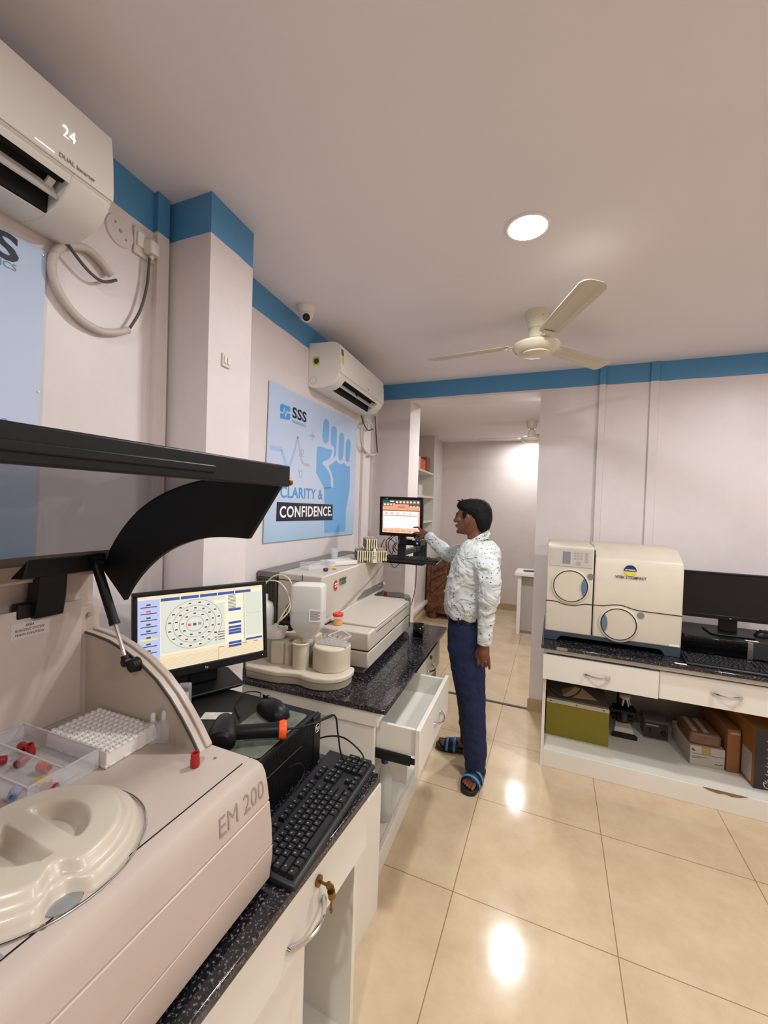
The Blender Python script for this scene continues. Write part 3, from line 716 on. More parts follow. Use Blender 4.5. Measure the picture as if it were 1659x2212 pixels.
ms.scale = (1.14, 1.14, 1.14)
gd = thing('small_device', 'small grey upright device peeking over the curved end wall below the lit monitor', 'device', (-.885, .80, .951), 40)
MB().box(-.016, .016, -.014, .014, 0, .150).build('body', GREY, gd, bevel=.005)
MB().box(-.012, .012, -.0150, -.0138, .10, .135).build('window', PAPER, gd)
# barcode scanner lying on its side
sc_ = thing('barcode_scanner', 'black handheld barcode scanner with orange ring lying on the mouse pad', 'barcode scanner', (-.72, .862, .958), 0)
def ringf(c, w_, h_, ax, n=20):
    ax = Vector(ax).normalized(); s1 = Vector((0, 0, 1)).cross(ax).normalized(); s2 = ax.cross(s1)
    return [tuple(Vector(c)+s1*w_*cos(2*pi*i/n)+s2*h_*sin(2*pi*i/n)) for i in range(n)]
H0, H1 = Vector((-.045, -.030, .026)), Vector((.075, .060, .020))
ax = H1-H0
hd = MB(); hd.loft([ringf(H0+ax*t_, w_*1.18, h_*1.15, ax) for t_, w_, h_ in ((-.02, .017, .018), (.2, .0155, .016), (.5, .015, .016), (.8, .016, .017), (.93, .019, .019), (1.0, .015, .015))])
hd.build('handle', BLACK, sc_, ang=50)
og = MB(); og.loft([ringf(H0+ax*t_, w_*1.15, h_*1.12, ax) for t_, w_, h_ in ((.86, .0185, .0185), (.93, .0215, .0215), (.99, .020, .020))], cap=False); og.build('orange_ring', ORANGE, sc_)
hx = Vector((-.6, .8, .12)).normalized(); hc = H0+Vector((-.010, -.006, .006))
hd = MB(); hd.loft([ringf(hc+hx*t_*1.15+Vector((0,0,.004)), w_*1.2, h_*1.18, hx) for t_, w_, h_ in ((-.052, .020, .020), (-.045, .030, .026), (-.02, .030, .026), (.01, .025, .024), (.03, .019, .02), (.040, .012, .013))])
hd.build('head', BLACK, sc_, ang=40)
MB().tube([H1, H1+Vector((.03, .028, 0)), H1+Vector((.06, .065, .004)), H1+Vector((.083, .11, .006))], .003).build('strain_relief', BLACK, sc_)
p0 = Vector((.158, .17, .026))
MB().tube([H1+Vector((.055, .06, .003)), p0, Vector((.17, .175, -.03)), Vector((.19, .17, -.09)), Vector((.225, .205, -.122)), Vector((.215, .25, -.118)), Vector((.14, .268, -.095)), Vector((.06, .28, -.12)), Vector((.02, .27, -.15))], .0025).build('cable', BLACK, sc_)

def monitor(name, label, loc, rz, W, H, tilt=0, bez=.018, bot=.03, stand=True, neck=.1, base_dx=0, logo=None, screen=None, thick=.03, vesa=.05):
    """screen faces local -y; loc = centre of the screen panel's bottom edge"""
    t = thing(name, label, 'monitor', loc, rz)
    fr_ = MB()
    fr_.box(-W/2, W/2, 0, thick, 0, bot); fr_.box(-W/2, W/2, 0, thick, H-bez, H); fr_.box(-W/2, -W/2+bez, 0, thick, bot, H-bez); fr_.box(W/2-bez, W/2, 0, thick, bot, H-bez)
    fr_.box(-W/2+bez, W/2-bez, .006, thick, bot, H-bez)
    o = fr_.build('frame', BLACK, t, bevel=.003); o.rotation_euler = (rad(tilt), 0, 0)
    bk = MB().hexa([(-W*.3, thick, H*.15), (W*.3, thick, H*.15), (W*.3, thick, H*.8), (-W*.3, thick, H*.8)], [(-W*.22, thick+vesa*.6, H*.25), (W*.22, thick+vesa*.6, H*.25), (W*.22, thick+vesa*.6, H*.7), (-W*.22, thick+vesa*.6, H*.7)])
    b = bk.build('back_shell', BLACK, t, bevel=.004, fix=True); b.rotation_euler = (rad(tilt), 0, 0)
    if logo:
        l = text('logo', logo, .011, mat('silver_print', '#c8c8c8', .4), o, (0, -.0006, bot*.48), RY)
    s = None
    if screen: s = screen(o, W-2*bez, H-bez-bot, bot)
    if stand:
        MB().box(-.045, .045, thick, thick+.025, -neck, H*.45).build('neck', BLACK, t, bevel=.003)
        MB().prism(rrect(-.11, .11, -.055, .125, .02), -neck-.010, -neck, 'z').build('stand_base', BLACK, t, bevel=.003)
    return t, o
LIT = {}
def lit(name, col, e=1.0):
    if name in LIT: return LIT[name]
    m = bpy.data.materials.new(name); m.use_nodes = True; b = m.node_tree.nodes['Principled BSDF']; c = hexc(col)
    b.inputs['Base Color'].default_value = (.01, .01, .01, 1); b.inputs['Roughness'].default_value = .3
    b.inputs['Emission Color'].default_value = (*c, 1); b.inputs['Emission Strength'].default_value = e
    LIT[name] = m; return m
SE = 0.5
def screen_rotor(parent, W, H, z0):
    """analyser software: title bar, side menu, ringed rotor map, button column, tables"""
    mats_ = [lit('screen_cream', '#f3ecd2', SE), lit('screen_blue', '#2f4f9c', SE), lit('screen_side', '#b9c2ea', SE), lit('screen_grey', '#dcdccf', SE), lit('screen_dark', '#4a4640', SE), lit('screen_yellow', '#f0e27a', SE),
             lit('screen_red', '#e05a3c', SE), lit('screen_tan', '#f2dcb8', SE), lit('screen_pinkish', '#efe0d6', SE), lit('screen_line', '#8f8f8a', SE)]
    mb = MB(); y = .0052
    def r(x0, x1, z0_, z1_, m_, d=0):
        mb.m = m_; yy = y-d*.0002
        mb.quad((-W/2+W*x0, yy, z0+H*(1-z1_)), (-W/2+W*x1, yy, z0+H*(1-z1_)), (-W/2+W*x1, yy, z0+H*(1-z0_)), (-W/2+W*x0, yy, z0+H*(1-z0_)))
    r(0, 1, 0, 1, 0); r(0, 1, 0, .04, 7, 1); r(0, .155, .045, 1, 2, 1); r(.16, .66, .06, .78, 3, 1); r(0, 1, .80, 1, 7, 1)
    for k in range(5): r(.16+k*.148, .16+k*.148+.14, .045, .085, 1, 2)
    for k in range(9):
        zz = .10+k*.085; r(.06, .09, zz, zz+.022, 4 if k not in (1,) else 6, 2); r(.02, .135, zz+.035, zz+.048, 4, 2)
    r(.02, .14, .095+5*.085+.03, .095+5*.085+.055, 5, 3)
    cx_, cz_ = .415, .44
    asp = H/W
    for rr_ in (.335, .255, .185, .105):
        mb.m = 9; n_ = 48
        for i in range(n_):
            a0_, a1_ = 2*pi*i/n_, 2*pi*(i+1)/n_
            ps = []
            for a_, q_ in ((a0_, rr_), (a1_, rr_), (a1_, rr_-.006), (a0_, rr_-.006)):
                ps.append((-W/2+W*cx_+H*q_*cos(a_)*1.12, y-.0004, z0+H*(1-cz_)+H*q_*sin(a_)*1.0))
            mb.quad(*ps)
    for rr_, cnt in ((.295, 16), (.22, 14), (.145, 9)):
        for i in range(cnt):
            a_ = 2*pi*i/cnt+.2; px, pz = -W/2+W*cx_+H*rr_*cos(a_)*1.12, z0+H*(1-cz_)+H*rr_*sin(a_)
            mb.m = 8; q_ = H*.024
            mb.add([(px+q_*1.1*cos(2*pi*j/10), y-.0005, pz+q_*sin(2*pi*j/10)) for j in range(10)], [tuple(range(10))])
            mb.m = 4; mb.quad((px-q_*.8, y-.0007, pz-q_*.5), (px+q_*.9, y-.0007, pz-q_*.5), (px+q_*.7, y-.0007, pz+q_*.3), (px-q_*.6, y-.0007, pz+q_*.3))
    r(.36, .385, .43, .465, 6, 3); r(.40, .425, .43, .465, 1, 3); r(.44, .465, .43, .465, 9, 3); r(.375, .445, .385, .41, 8, 3)
    for k in range(4): r(.575, .59, .60+k*.035, .62+k*.035, (1, 5, 6, 9)[k], 3); r(.60, .655, .604+k*.035, .615+k*.035, 4, 3)
    r(.57, .66, .15, .20, 0, 2)
    for k in range(10): r(.69, .755, .10+k*.021, .108+k*.021, 4, 2)
    for z_ in (.30, .49, .555, .60, .64, .78, .825): r(.69, .80, z_, z_+.035, 1, 2)
    r(.83, .832, .05, .82, 4, 2); r(.84, .99, .09, .74, 3, 1); r(.84, .99, .40, .403, 9, 3); r(.84, .99, .77, .80, 1, 2)
    for k in range(30): r(.822, .829, .08+k*.023, .088+k*.023, 9, 3)
    for k in range(7): r(.03, .97, .855+k*.02, .857+k*.02, 9, 2)
    r(.60, .603, .82, 1, 9, 3)
    for k in range(4): r(.61+k*.1, .65+k*.1, .825, .833, 4, 3)
    return mb.build('display', mats_, parent)
mt, mo = monitor('computer_monitor', 'lit monitor showing a ringed rotor map behind the near analyser', (-1.058, 1.045, 1.014), 61.9, .43, .280, tilt=-7, bez=.014, bot=.028, neck=.048, screen=screen_rotor, logo='hp')
MB().cyl((.195, -.001, .014), (.195, .002, .014), .0018, n=10).build('power_light', lit('power_white', '#ffffff', .6), mo)
# peeling document label on the near analyser side
lb_ = MB(); lb_.box(-.04, .04, -.02, .02, 0, .0012); lb_ = lb_.build('paper_label', mat('torn_paper', '#cfc8bf', .8, mottle=.3, mscale=60), None); lb_.location = (-.90, .93, .951); lb_.rotation_euler = (0, 0, rad(25))
tag(lb_, 'torn white paper label lying on the computer case behind the scanner', 'paper label')

# ---- keyboards
KEY = mat('key_black', '#151517', .5); LEG = mat('key_legend', '#75757a', .5)
def keyboard(label, loc, rz, W=.45, D=.155, individual=True, wrist=False):
    t = thing('computer_keyboard', label, 'keyboard', loc, rz)
    b = MB(); b.hexa([(-W/2, -D/2, 0), (W/2, -D/2, 0), (W/2, D/2, 0), (-W/2, D/2, 0)], [(-W/2+.004, -D/2+.004, .013), (W/2-.004, -D/2+.004, .013), (W/2-.004, D/2-.004, .021), (-W/2+.004, D/2-.004, .021)])
    b.build('base', mat('keyboard_black', '#1b1b1e', .45), t, bevel=.005)
    if wrist:
        MB().hexa([(-W/2, -D/2-.045, 0), (W/2, -D/2-.045, 0), (W/2, -D/2, 0), (-W/2, -D/2, 0)], [(-W/2+.01, -D/2-.035, .008), (W/2-.01, -D/2-.035, .008), (W/2, -D/2, .014), (-W/2, -D/2, .014)]).build('wrist_rest', BLACK, t, bevel=.005)
    u = W/23.7; keys = []
    def zt(y): return .013+.008*(y+D/2)/D+.001
    rows = [(0, [(1.25, 1), (1.25, 1), (1.25, 1), (6.0, 1), (1.25, 1), (1.25, 1), (1.5, 1), (1.25, 1)]), (1, [(2.25, 1)]+[(1, 1)]*10+[(2.75, 1)]), (2, [(1.75, 1)]+[(1, 1)]*11+[(2.25, 1)]), (3, [(1.5, 1)]+[(1, 1)]*12+[(1.5, 1)]), (4, [(1, 1)]*13+[(2, 1)])]
    y0 = -D/2+.012
    for r_, ks in rows:
        x = -W/2+.012
        for kw, _ in ks:
            keys.append((x, y0+r_*u, kw*u, u)); x += kw*u
    yf = y0+5.6*u
    x = -W/2+.012
    for g in (1, 4, 4, 4):
        for k in range(g): keys.append((x, yf, u, u)); x += u
        x += u*.75 if g == 1 else u*.5
    xn = -W/2+.012+15.4*u
    for c_ in range(3):
        for r_ in (3, 4): keys.append((xn+c_*u, y0+r_*u, u, u))
        keys.append((xn+c_*u, y0, u, u)); keys.append((xn+c_*u, yf, u, u))
    keys.append((xn+u, y0+u, u, u))
    xp = xn+3.4*u
    for c_ in range(3):
        for r_ in range(5):
            if r_ == 0 and c_ == 1: continue
            keys.append((xp+c_*u, y0+r_*u, (2*u if (r_ == 0 and c_ == 0) else u), u))
    keys.append((xp+3*u, y0, u, 2*u)); keys.append((xp+3*u, y0+2*u, u, 2*u))
    def kmb(x, y, w_, d_, mb):
        z = zt(y+d_/2); g = .0008; t_ = .0022; mb.m = 0
        mb.hexa([(x+g, y+g, z), (x+w_-g, y+g, z), (x+w_-g, y+d_-g, z), (x+g, y+d_-g, z)], [(x+t_, y+t_, z+.0075), (x+w_-t_, y+t_, z+.0075), (x+w_-t_, y+d_-t_, z+.008), (x+t_, y+d_-t_, z+.008)])
        mb.m = 1; zz = z+.0082
        if w_ < 3*u: mb.quad((x+w_*.3, y+d_*.48, zz), (x+w_*.3+u*.22, y+d_*.48, zz), (x+w_*.3+u*.22, y+d_*.70, zz), (x+w_*.3, y+d_*.70, zz))
    if individual:
        ks = keys[:99]
        for k in ks: mb = MB(); kmb(*k, mb); mb.build('key', [KEY, LEG], t)
        if len(keys) > 99:
            mb = MB(); [kmb(*k, mb) for k in keys[99:]]; o = mb.build('keys', [KEY, LEG], t); o['kind'] = 'stuff'
    else:
        mb = MB(); [kmb(*k, mb) for k in keys]; o = mb.build('keys', [KEY, LEG], t); o['kind'] = 'stuff'
    return t
keyboard('black full-size keyboard along the front edge of the nearest counter', (-.540, .909, .8003), 91.5, W=.435, D=.160)
# ================================================================== LEFT WALL FITTINGS
WA = math.degrees(math.atan(.07)); WK = math.sqrt(1+.07**2)
def wthing(name, label, cat, y0, z0, group=None, off=0.0):
    return thing(name, label, cat, (wx(y0)+off*cos(rad(WA)), y0+off*sin(rad(WA)), z0), WA, group)
def L(pts, y0, z0): return [((y-y0)*WK, z-z0) for y, z in pts]
def plate(pts, m, parent, o0, o1, name, y0, z0, ang=30):
    return MB().prism(L(pts, y0, z0), o0, o1, 'x').build(name, m, parent, ang=ang)

def ac(label, yc, length, z0, sticker=False, digits=None, lettering=None, logo=None):
    t = wthing('air_conditioner', label, 'air conditioner', yc, z0)
    h = length/2
    full = [(0, 0), (.05, -.012), (.10, -.012), (.145, 0), (.175, .018), (.198, .045), (.206, .062), (.206, .066), (.212, .07), (.2125, .10), (.208, .17), (.200, .235), (.192, .248), (.17, .258), (0, .262)]
    notch = [(0, 0), (.05, -.012), (.10, -.012), (.118, -.008), (.118, .03), (.15, .075), (.190, .060), (.200, .050), (.206, .062), (.206, .066), (.212, .07), (.2125, .10), (.208, .17), (.200, .235), (.192, .248), (.17, .258), (0, .262)]
    for y0_, y1_ in ((-h, -h+.10), (h-.10, h)): MB().prism(full, y0_, y1_, 'y').build('end_cap', OFFW, t, bevel=.003, ang=25)
    mb = MB(); mb.prism(notch, -h+.10, h-.10, 'y'); mb.build('body', OFFW, t, ang=25)
    fpn = MB(); fpn.prism([(.2130, .072), (.2135, .10), (.209, .17), (.201, .236), (.207, .238), (.214, .17), (.2175, .10), (.2165, .072)], -h-.001, h+.001, 'y'); fpn.build('front_panel', OFFW, t, bevel=.0025, ang=25)
    iv = MB(); iv.prism([(.1185, -.006), (.1185, .029), (.1505, .073), (.188, .0605), (.1765, .056), (.152, .066), (.128, .034), (.124, -.004)], -h+.101, h-.101, 'y'); iv.build('outlet_cavity', DARK, t)
    dk = MB(); dk.quad((.119, -h+.1005, -.006), (.119, -h+.1005, .03), (.151, -h+.1005, .073), (.19, -h+.1005, .06)); dk.quad((.119, h-.1005, -.006), (.119, h-.1005, .03), (.151, h-.1005, .073), (.19, h-.1005, .06)); 
    lv = MB(); lv.prism([(.160, .018), (.164, .020), (.150, .050), (.146, .048)], -h+.102, h-.102, 'y'); lv = lv.build('louver', mat('louver_white', '#cfc9c2', .4), t)
    MB().box(.150, .158, -.012, .012, .018, .05).build('louver_arm', BLACK, lv)
    MB().prism([(.15,.04),(.17,.055),(.165,.06),(.145,.045)], h-.125, h-.11, 'y').build('louver_arm', OFFW, lv)
    if sticker:
        MB().box(.03, .075, -h-.0006, -h, .125, .175).build('sticker', mat('sticker_yellow', '#c9c22e', .5), t)
        MB().cyl((.053, -h-.0006, .150), (.053, -h-.0012, .150), .017, n=24).build('sticker_disc', mat('sticker_green', '#184a44', .5), t)
        MB().tube([(.035+.022*cos(a), -h-.0003, .035+.022*sin(a)) for a in [2*pi*i/24 for i in range(24)]], .0007, n=5, sub=1, closed=True).build('knockout', GREY, t)
        for z_, m_, w_ in ((.150, mat('energy_yellow', '#cfc94a', .5), .05), (.198, mat('energy_red', '#8a2f28', .5), .038)):
            x_ = .2155 if z_ < .17 else .2125
            MB().hexa([(x_+.0005, -h+.012, z_-.02), (x_+.0012, -h+.012, z_-.02), (x_+.0012, -h+.045, z_-.02), (x_+.0005, -h+.045, z_-.02)], [(x_-.003, -h+.012, z_+w_-.02), (x_-.0022, -h+.012, z_+w_-.02), (x_-.0022, -h+.045, z_+w_-.02), (x_-.003, -h+.045, z_+w_-.02)]).build('energy_label', m_, t)
    if digits:
        text('display_digits', digits, .040, lit('digits', '#fff2ea', .8), t, (.2155, h-.112, .150), (rad(92), 0, pi/2), sx=.8, offset=-.0002)
    if lettering:
        text('lettering', lettering, .0145, mat('print_grey', '#8d857e', .5), t, (.2183, h-.093, .088), (pi/2, 0, pi/2), sx=.95)
        MB().box(.2175, .2180, h-.185, h-.145, .083, .0845).build('status_strip', lit('digits', '#fff2ea', .8), t)
    if logo: text('logo', logo, .018, mat('print_grey', '#8d857e', .5), t, (.2183, .06, .092), (pi/2, 0, pi/2))
    return t
ac('white wall air conditioner at the upper left showing 24 on its display', .32, .80, 2.293, digits='24', lettering='DUAL Inverter')
ac('white wall air conditioner above the fist poster, yellow stickers on its side', 2.548, .80, 2.293, sticker=True, logo='LG', digits=None, lettering=None)

def wallpath(pts, off, y0, z0): return [(off, (y-y0)*WK, z-z0) for y, z in pts]
HOSEM = mat('corrugated_hose', '#c9c0b6', .5); CABM = mat('grey_cable', '#56524f', .5)
HOSE1=[(0.868,2.281),(0.832,2.307),(0.792,2.318),(0.749,2.302),(0.714,2.272),(0.699,2.232),(0.702,2.188),(0.729,2.142),(0.776,2.106),(0.836,2.097),(0.891,2.114),(0.932,2.138)]
CAB1=[(0.711,2.314),(0.745,2.277),(0.793,2.246),(0.834,2.242),(0.874,2.268)]
CAB1B=[(0.931,2.144),(0.967,2.217),(0.991,2.312),(0.998,2.407)]
h_ = wthing('drain_hose', 'pale corrugated hose looped on the wall below the upper left air conditioner', 'hose', .70, 2.10)
MB().tube(wallpath(HOSE1, .018, .70, 2.10), lambda t: .0105+.0009*(int(t*180) % 2), n=12, sub=16).build('hose', HOSEM, h_)
c_ = wthing('power_cable', 'grey cable running from the upper left air conditioner down to the wall plug', 'cable', .70, 2.10)
MB().tube([(.07, (.70-.70)*WK, .225)]+wallpath(CAB1, .034, .70, 2.10), .0045, n=8).build('upper_run', CABM, c_)
MB().tube(wallpath(CAB1B, .026, .70, 2.10), .0045, n=8).build('lower_run', CABM, c_)
HOSE2=[(3.19,2.228),(3.186,2.263),(3.088,2.257),(2.997,2.226),(2.957,2.172),(2.953,2.112),(2.995,2.044),(3.091,2.01),(3.21,2.003),(3.333,2.041)]
CAB2=[(2.922,2.277),(2.988,2.224),(3.075,2.193),(3.19,2.221)]
CAB2B=[(3.333,2.041),(3.302,2.146),(3.271,2.25),(3.25,2.345)]
h_ = wthing('drain_hose', 'pale hose coiled beside the fist poster near the far corner', 'hose', 3.0, 2.0)
MB().tube(wallpath(HOSE2, .032, 3.0, 2.0), .009, n=10, sub=8).build('hose', HOSEM, h_)
c_ = wthing('power_cable', 'grey cable looping below the air conditioner by the far corner', 'cable', 3.0, 2.0)
MB().tube(wallpath(CAB2, .042, 3.0, 2.0), .006, n=8).build('upper_run', CABM, c_)
MB().tube(wallpath(CAB2B, .038, 3.0, 2.0), .006, n=8).build('lower_run', CABM, c_)
# plates
t = wthing('junction_cover', 'round white blanking plate on the wall beside the upper left air conditioner', 'wall plate', .907, 2.446)
MB().cyl((0, 0, 0), (.006, 0, 0), .049, .047, n=40).build('disc', mat('wall_plate', '#d5ccc7', .4), t)
s_ = MB(); s_.cyl((.006, 0, 0), (.008, 0, 0), .006, n=14); s_.build('screw', STEEL, t)
for dy, dz in ((-.018, .018), (.02, -.018)): MB().cyl((.006, dy, dz), (.0072, dy, dz), .003, n=10).build('screw_hole', GREY, t)
t = wthing('power_socket', 'white wall socket with a plug in it under the blue band', 'socket', .998, 2.452)
MB().box(0, .010, -.044, .044, -.046, .046).build('plate', mat('wall_plate', '#d5ccc7', .4), t, bevel=.003)
MB().box(.010, .016, -.036, -.010, -.018, .030).build('switch', OFFW, t, bevel=.002)
pg = MB(); pg.hexa([(.010, -.012, -.03), (.045, -.006, -.030), (.045, .030, -.030), (.010, .034, -.03)], [(.010, -.012, .02), (.04, -.006, .016), (.04, .030, .016), (.010, .034, .02)]); pg.cyl((.026, .010, -.030), (.026, .008, -.046), .007, n=12); pg.build('plug', OFFW, t, bevel=.006)
t = thing('wall_switch', 'small square white switch plate halfway up the pillar', 'switch', (-1.149, 1.187, 2.103), WA)
MB().box(0, .008, -.022, .022, -.024, .024).build('plate', mat('wall_plate', '#d5ccc7', .4), t, bevel=.002)
for dy in (-.009, .009): MB().box(.008, .012, dy-.006, dy+.006, -.012, .014).build('rocker', OFFW, t, bevel=.001)

# posters ----------------------------------------------------------
def poster_mat():
    m = bpy.data.materials.new('poster_print'); m.use_nodes = True; nt = m.node_tree; b = nt.nodes['Principled BSDF']
    tc = nt.nodes.new('ShaderNodeTexCoord'); sx = nt.nodes.new('ShaderNodeSeparateXYZ'); nt.links.new(tc.outputs['Object'], sx.inputs[0])
    r = nt.nodes.new('ShaderNodeValToRGB'); e = r.color_ramp.elements
    mr = nt.nodes.new('ShaderNodeMapRange'); mr.inputs['From Min'].default_value = 0; mr.inputs['From Max'].default_value = .87
    nt.links.new(sx.outputs['Z'], mr.inputs['Value']); nt.links.new(mr.outputs[0], r.inputs[0])
    e[0].color = (*hexc('#9fc0d9'), 1); e[1].position = .35; e[1].color = (*hexc('#c2cbe0'), 1); k = e.new(.9); k.color = (*hexc('#b7c8e2'), 1)
    nt.links.new(r.outputs[0], b.inputs['Base Color']); b.inputs['Roughness'].default_value = .5
    return m
PM = poster_mat(); SKY1 = mat('print_blue', '#6fa9dc', .5); SKY2 = mat('print_blue_deep', '#4a95d2', .5); SKY3 = mat('print_blue_pale', '#9cc0e4', .5); NAVY = mat('print_navy', '#15182c', .45); PWHITE = mat('print_white', '#f1f2f6', .5); PFAINT = mat('print_faint', '#aab4c6', .5)
PY, PZ = 2.33, 1.345
po = wthing('wall_poster', 'pale blue wall poster with a raised fist and the words clarity and confidence', 'poster', PY, PZ)
plate([(1.741,2.21),(2.924,2.22),(2.917,1.346),(1.722,1.37)], PM, po, .004, .009, 'sheet', PY, PZ)
F = dict(
F1=[(2.34,1.984),(2.346,2.103),(2.358,2.133),(2.382,2.146),(2.406,2.145),(2.43,2.131),(2.435,2.098),(2.434,1.983)],
F2=[(2.466,1.981),(2.464,2.08),(2.479,2.109),(2.509,2.122),(2.539,2.117),(2.56,2.097),(2.559,1.932),(2.533,1.906),(2.518,1.901),(2.523,1.951),(2.524,1.978)],
F3=[(2.592,1.924),(2.594,2.062),(2.611,2.088),(2.639,2.098),(2.669,2.095),(2.685,2.077),(2.678,1.929),(2.654,1.902),(2.625,1.895),(2.603,1.905)],
F4=[(2.719,1.921),(2.719,2.033),(2.732,2.06),(2.759,2.071),(2.791,2.068),(2.809,2.046),(2.797,1.924),(2.779,1.9),(2.752,1.895),(2.728,1.904)])
fm = MB()
for k in F: fm.prism(L(chaikin(F[k], 1, True), PY, PZ), .009, .0096, 'x')
PA=[(2.267,1.917),(2.271,1.939),(2.299,1.951),(2.497,1.951),(2.474,1.905),(2.425,1.873),(2.364,1.861),(2.35,1.843),(2.378,1.832),(2.442,1.804),(2.476,1.767),(2.495,1.693),(2.394,1.677),(2.27,1.779)]
PB=[(2.387,1.69),(2.495,1.695),(2.515,1.689),(2.527,1.701),(2.517,1.758),(2.48,1.808),(2.446,1.836),(2.516,1.869),(2.562,1.888),(2.598,1.872),(2.649,1.868),(2.692,1.884),(2.755,1.863),(2.806,1.871),(2.814,1.708),(2.789,1.624),(2.756,1.542),(2.753,1.374),(2.409,1.382)]
fm.prism(L(PA, PY, PZ), .009, .0096, 'x'); fm.prism(L(PB, PY, PZ), .009, .0096, 'x')
fm.build('fist_print', SKY1, po)
def strip(pts, w_, o0, o1, mb):
    for (a, b) in zip(pts[:-1], pts[1:]):
        d = Vector((b[0]-a[0], b[1]-a[1])).normalized(); n_ = Vector((-d.y, d.x))*w_/2
        mb.prism([(a[0]+n_.x, a[1]+n_.y), (b[0]+n_.x, b[1]+n_.y), (b[0]-n_.x, b[1]-n_.y), (a[0]-n_.x, a[1]-n_.y)], o0, o1, 'x')
em_ = MB(); strip(L([(1.757,1.87),(1.868,1.872),(1.934,1.754),(2.0,1.88)], PY, PZ), .026, .009, .0095, em_); em_.build('heartbeat_print', SKY3, po)
em_ = MB(); strip(L([(2.0,1.88),(2.031,1.969),(2.082,1.833),(2.113,1.814),(2.18,1.816)], PY, PZ), .016, .009, .0094, em_); strip(L([(2.206,2.026),(2.206,1.972)], PY, PZ), .014, .009, .0095, em_); strip(L([(2.176,2.0),(2.237,2.0)], PY, PZ), .014, .009, .0095, em_); em_.build('faint_print', PFAINT, po)
lg = MB(); lg.prism(L([(1.856,2.118),(1.941,2.120),(1.943,2.092),(1.917,2.089),(1.910,2.098),(1.897,2.068),(1.882,2.109),(1.869,2.074),(1.842,2.074),(1.840,2.10),(1.845,2.112)], PY, PZ), .009, .0096, 'x')
lg.prism(L([(1.842,2.066),(1.873,2.066),(1.882,2.090),(1.897,2.048),(1.912,2.082),(1.945,2.080),(1.945,2.055),(1.935,2.046),(1.844,2.036)], PY, PZ), .009, .0096, 'x'); lg.build('logo_mark', SKY2, po)
def ptxt(name, s, yc, zc, h, wd, m, spacing=1.0, offset=.0):
    o = text(name, s, h/.72, m, po, (.0098, (yc-PY)*WK, zc-PZ), RX, offset=offset, spacing=1.06)
    xs = [v.co.x for v in o.data.vertices]; o.scale = (wd/(max(xs)-min(xs)), 1, 1); return o
ptxt('logo_lettering', 'SSS', 2.045, 2.094, .060, .162, NAVY, offset=.0022)
ptxt('logo_subline', 'DIAGNOSTICS', 2.042, 2.045, .016, .158, mat('print_slate', '#7d8fae', .5))
MB().prism(L([(1.834,1.584),(2.525,1.575),(2.53,1.466),(1.831,1.479)], PY, PZ), .009, .0097, 'x').build('slogan_bar', NAVY, po)
ptxt('slogan_line', 'CLARITY &', 2.113, 1.637, .064, .505, SKY2, offset=.0016)
o = ptxt('slogan_line', 'CONFIDENCE.', 2.19, 1.526, .064, .655, PWHITE, offset=.0018); o.location.x = .0100
ptxt('faint_lettering', 'H2', 2.08, 1.878, .05, .05, PFAINT); ptxt('faint_lettering', 'Y2', 2.072, 1.753, .05, .05, PFAINT)
# poster at the left edge of the frame
PY2, PZ2 = .10, 1.36
po2 = wthing('wall_poster', 'pale blue poster cut off by the left edge, its last dark letter S showing', 'poster', PY2, PZ2)
plate([(-.50, 2.235), (.690, 2.252), (.668, 1.38), (-.50, 1.36)], PM, po2, .004, .009, 'sheet', PY2, PZ2)
for s_, yc, zc, sz, m_, of in (('SSS', .540, 2.209, .092, NAVY, .0025), ('DIAGNOSTICS', .535, 2.167, .0235, mat('print_slate', '#7d8fae', .5), 0)):
    o = text('logo_lettering', s_, sz, m_, po2, (.0098, 0, 0), RX, offset=of)
    xs = [v.co.x for v in o.data.vertices]; wd = .17; o.scale = (wd/(max(xs)-min(xs)), 1, 1); o.location = (.0098, (yc-PY2)*WK, zc-PZ2)
MB().cyl((.009, (.599-PY2)*WK, 1.77-PZ2), (.0096, (.599-PY2)*WK, 1.77-PZ2), .010, n=24).build('dot_print', SKY2, po2)
for (y, z) in ((.686-.004, 2.238), (.675, 1.867)): MB().cyl((.009, (y-PY2)*WK, z-PZ2), (.011, (y-PY2)*WK, z-PZ2), .003, n=10).build('screw', STEEL, po2)

# ================================================================== BIG GREY ANALYSER
AG = mat('analyser_grey', '#beb6aa', .38, mottle=.03); AGD = mat('analyser_dark_grey', '#6f6c68', .45)
au = thing('chemistry_analyzer', 'big grey bench analyser with a red round logo against the left wall', 'lab analyser', (-.765, 1.715, .797), 3.6)
Z = .797
MB().box(-.58, -.03, .02, .70, 0, .033).build('foot_frame', AGD, au, bevel=.004)
MB().box(-.60, -.18, .04, .90, 0, .034).build('rear_base', AGD, au)
MB().box(-.30, 0, 0, .70, .033, .112).build('lower_housing', AG, au, bevel=.008)
MB().box(-.298, -.002, .002, .698, .112, .114).build('seam', DARK, au)
MB().box(-.30, 0, 0, .70, .114, .200).build('upper_housing', AG, au, bevel=.008)
cv = MB(); cv.prism([(-.245, .085), (.001, .085), (.001, .66), (-.03, .66), (-.03, .70), (-.245, .70)], .200, .210, 'z'); cv.build('sample_cover', AG, au, bevel=.003)
MB().box(.0005, .0015, .10, .64, .178, .180).build('cover_seam', DARK, au)
nh = MB(); nh.prism([(.33, .178), (.37, .178), (.36, .158), (.345, .158)], .0002, .0018, 'x'); nh.build('finger_notch', mat('notch_pale', '#ddd3c2', .5), au)
tw = MB(); tw.prism([(-.50, .012), (-.255, .012), (-.250, .02), (-.245, .90), (-.26, .915), (-.50, .915)], .033, .436, 'z'); tw.build('tower', AG, au, bevel=.006)
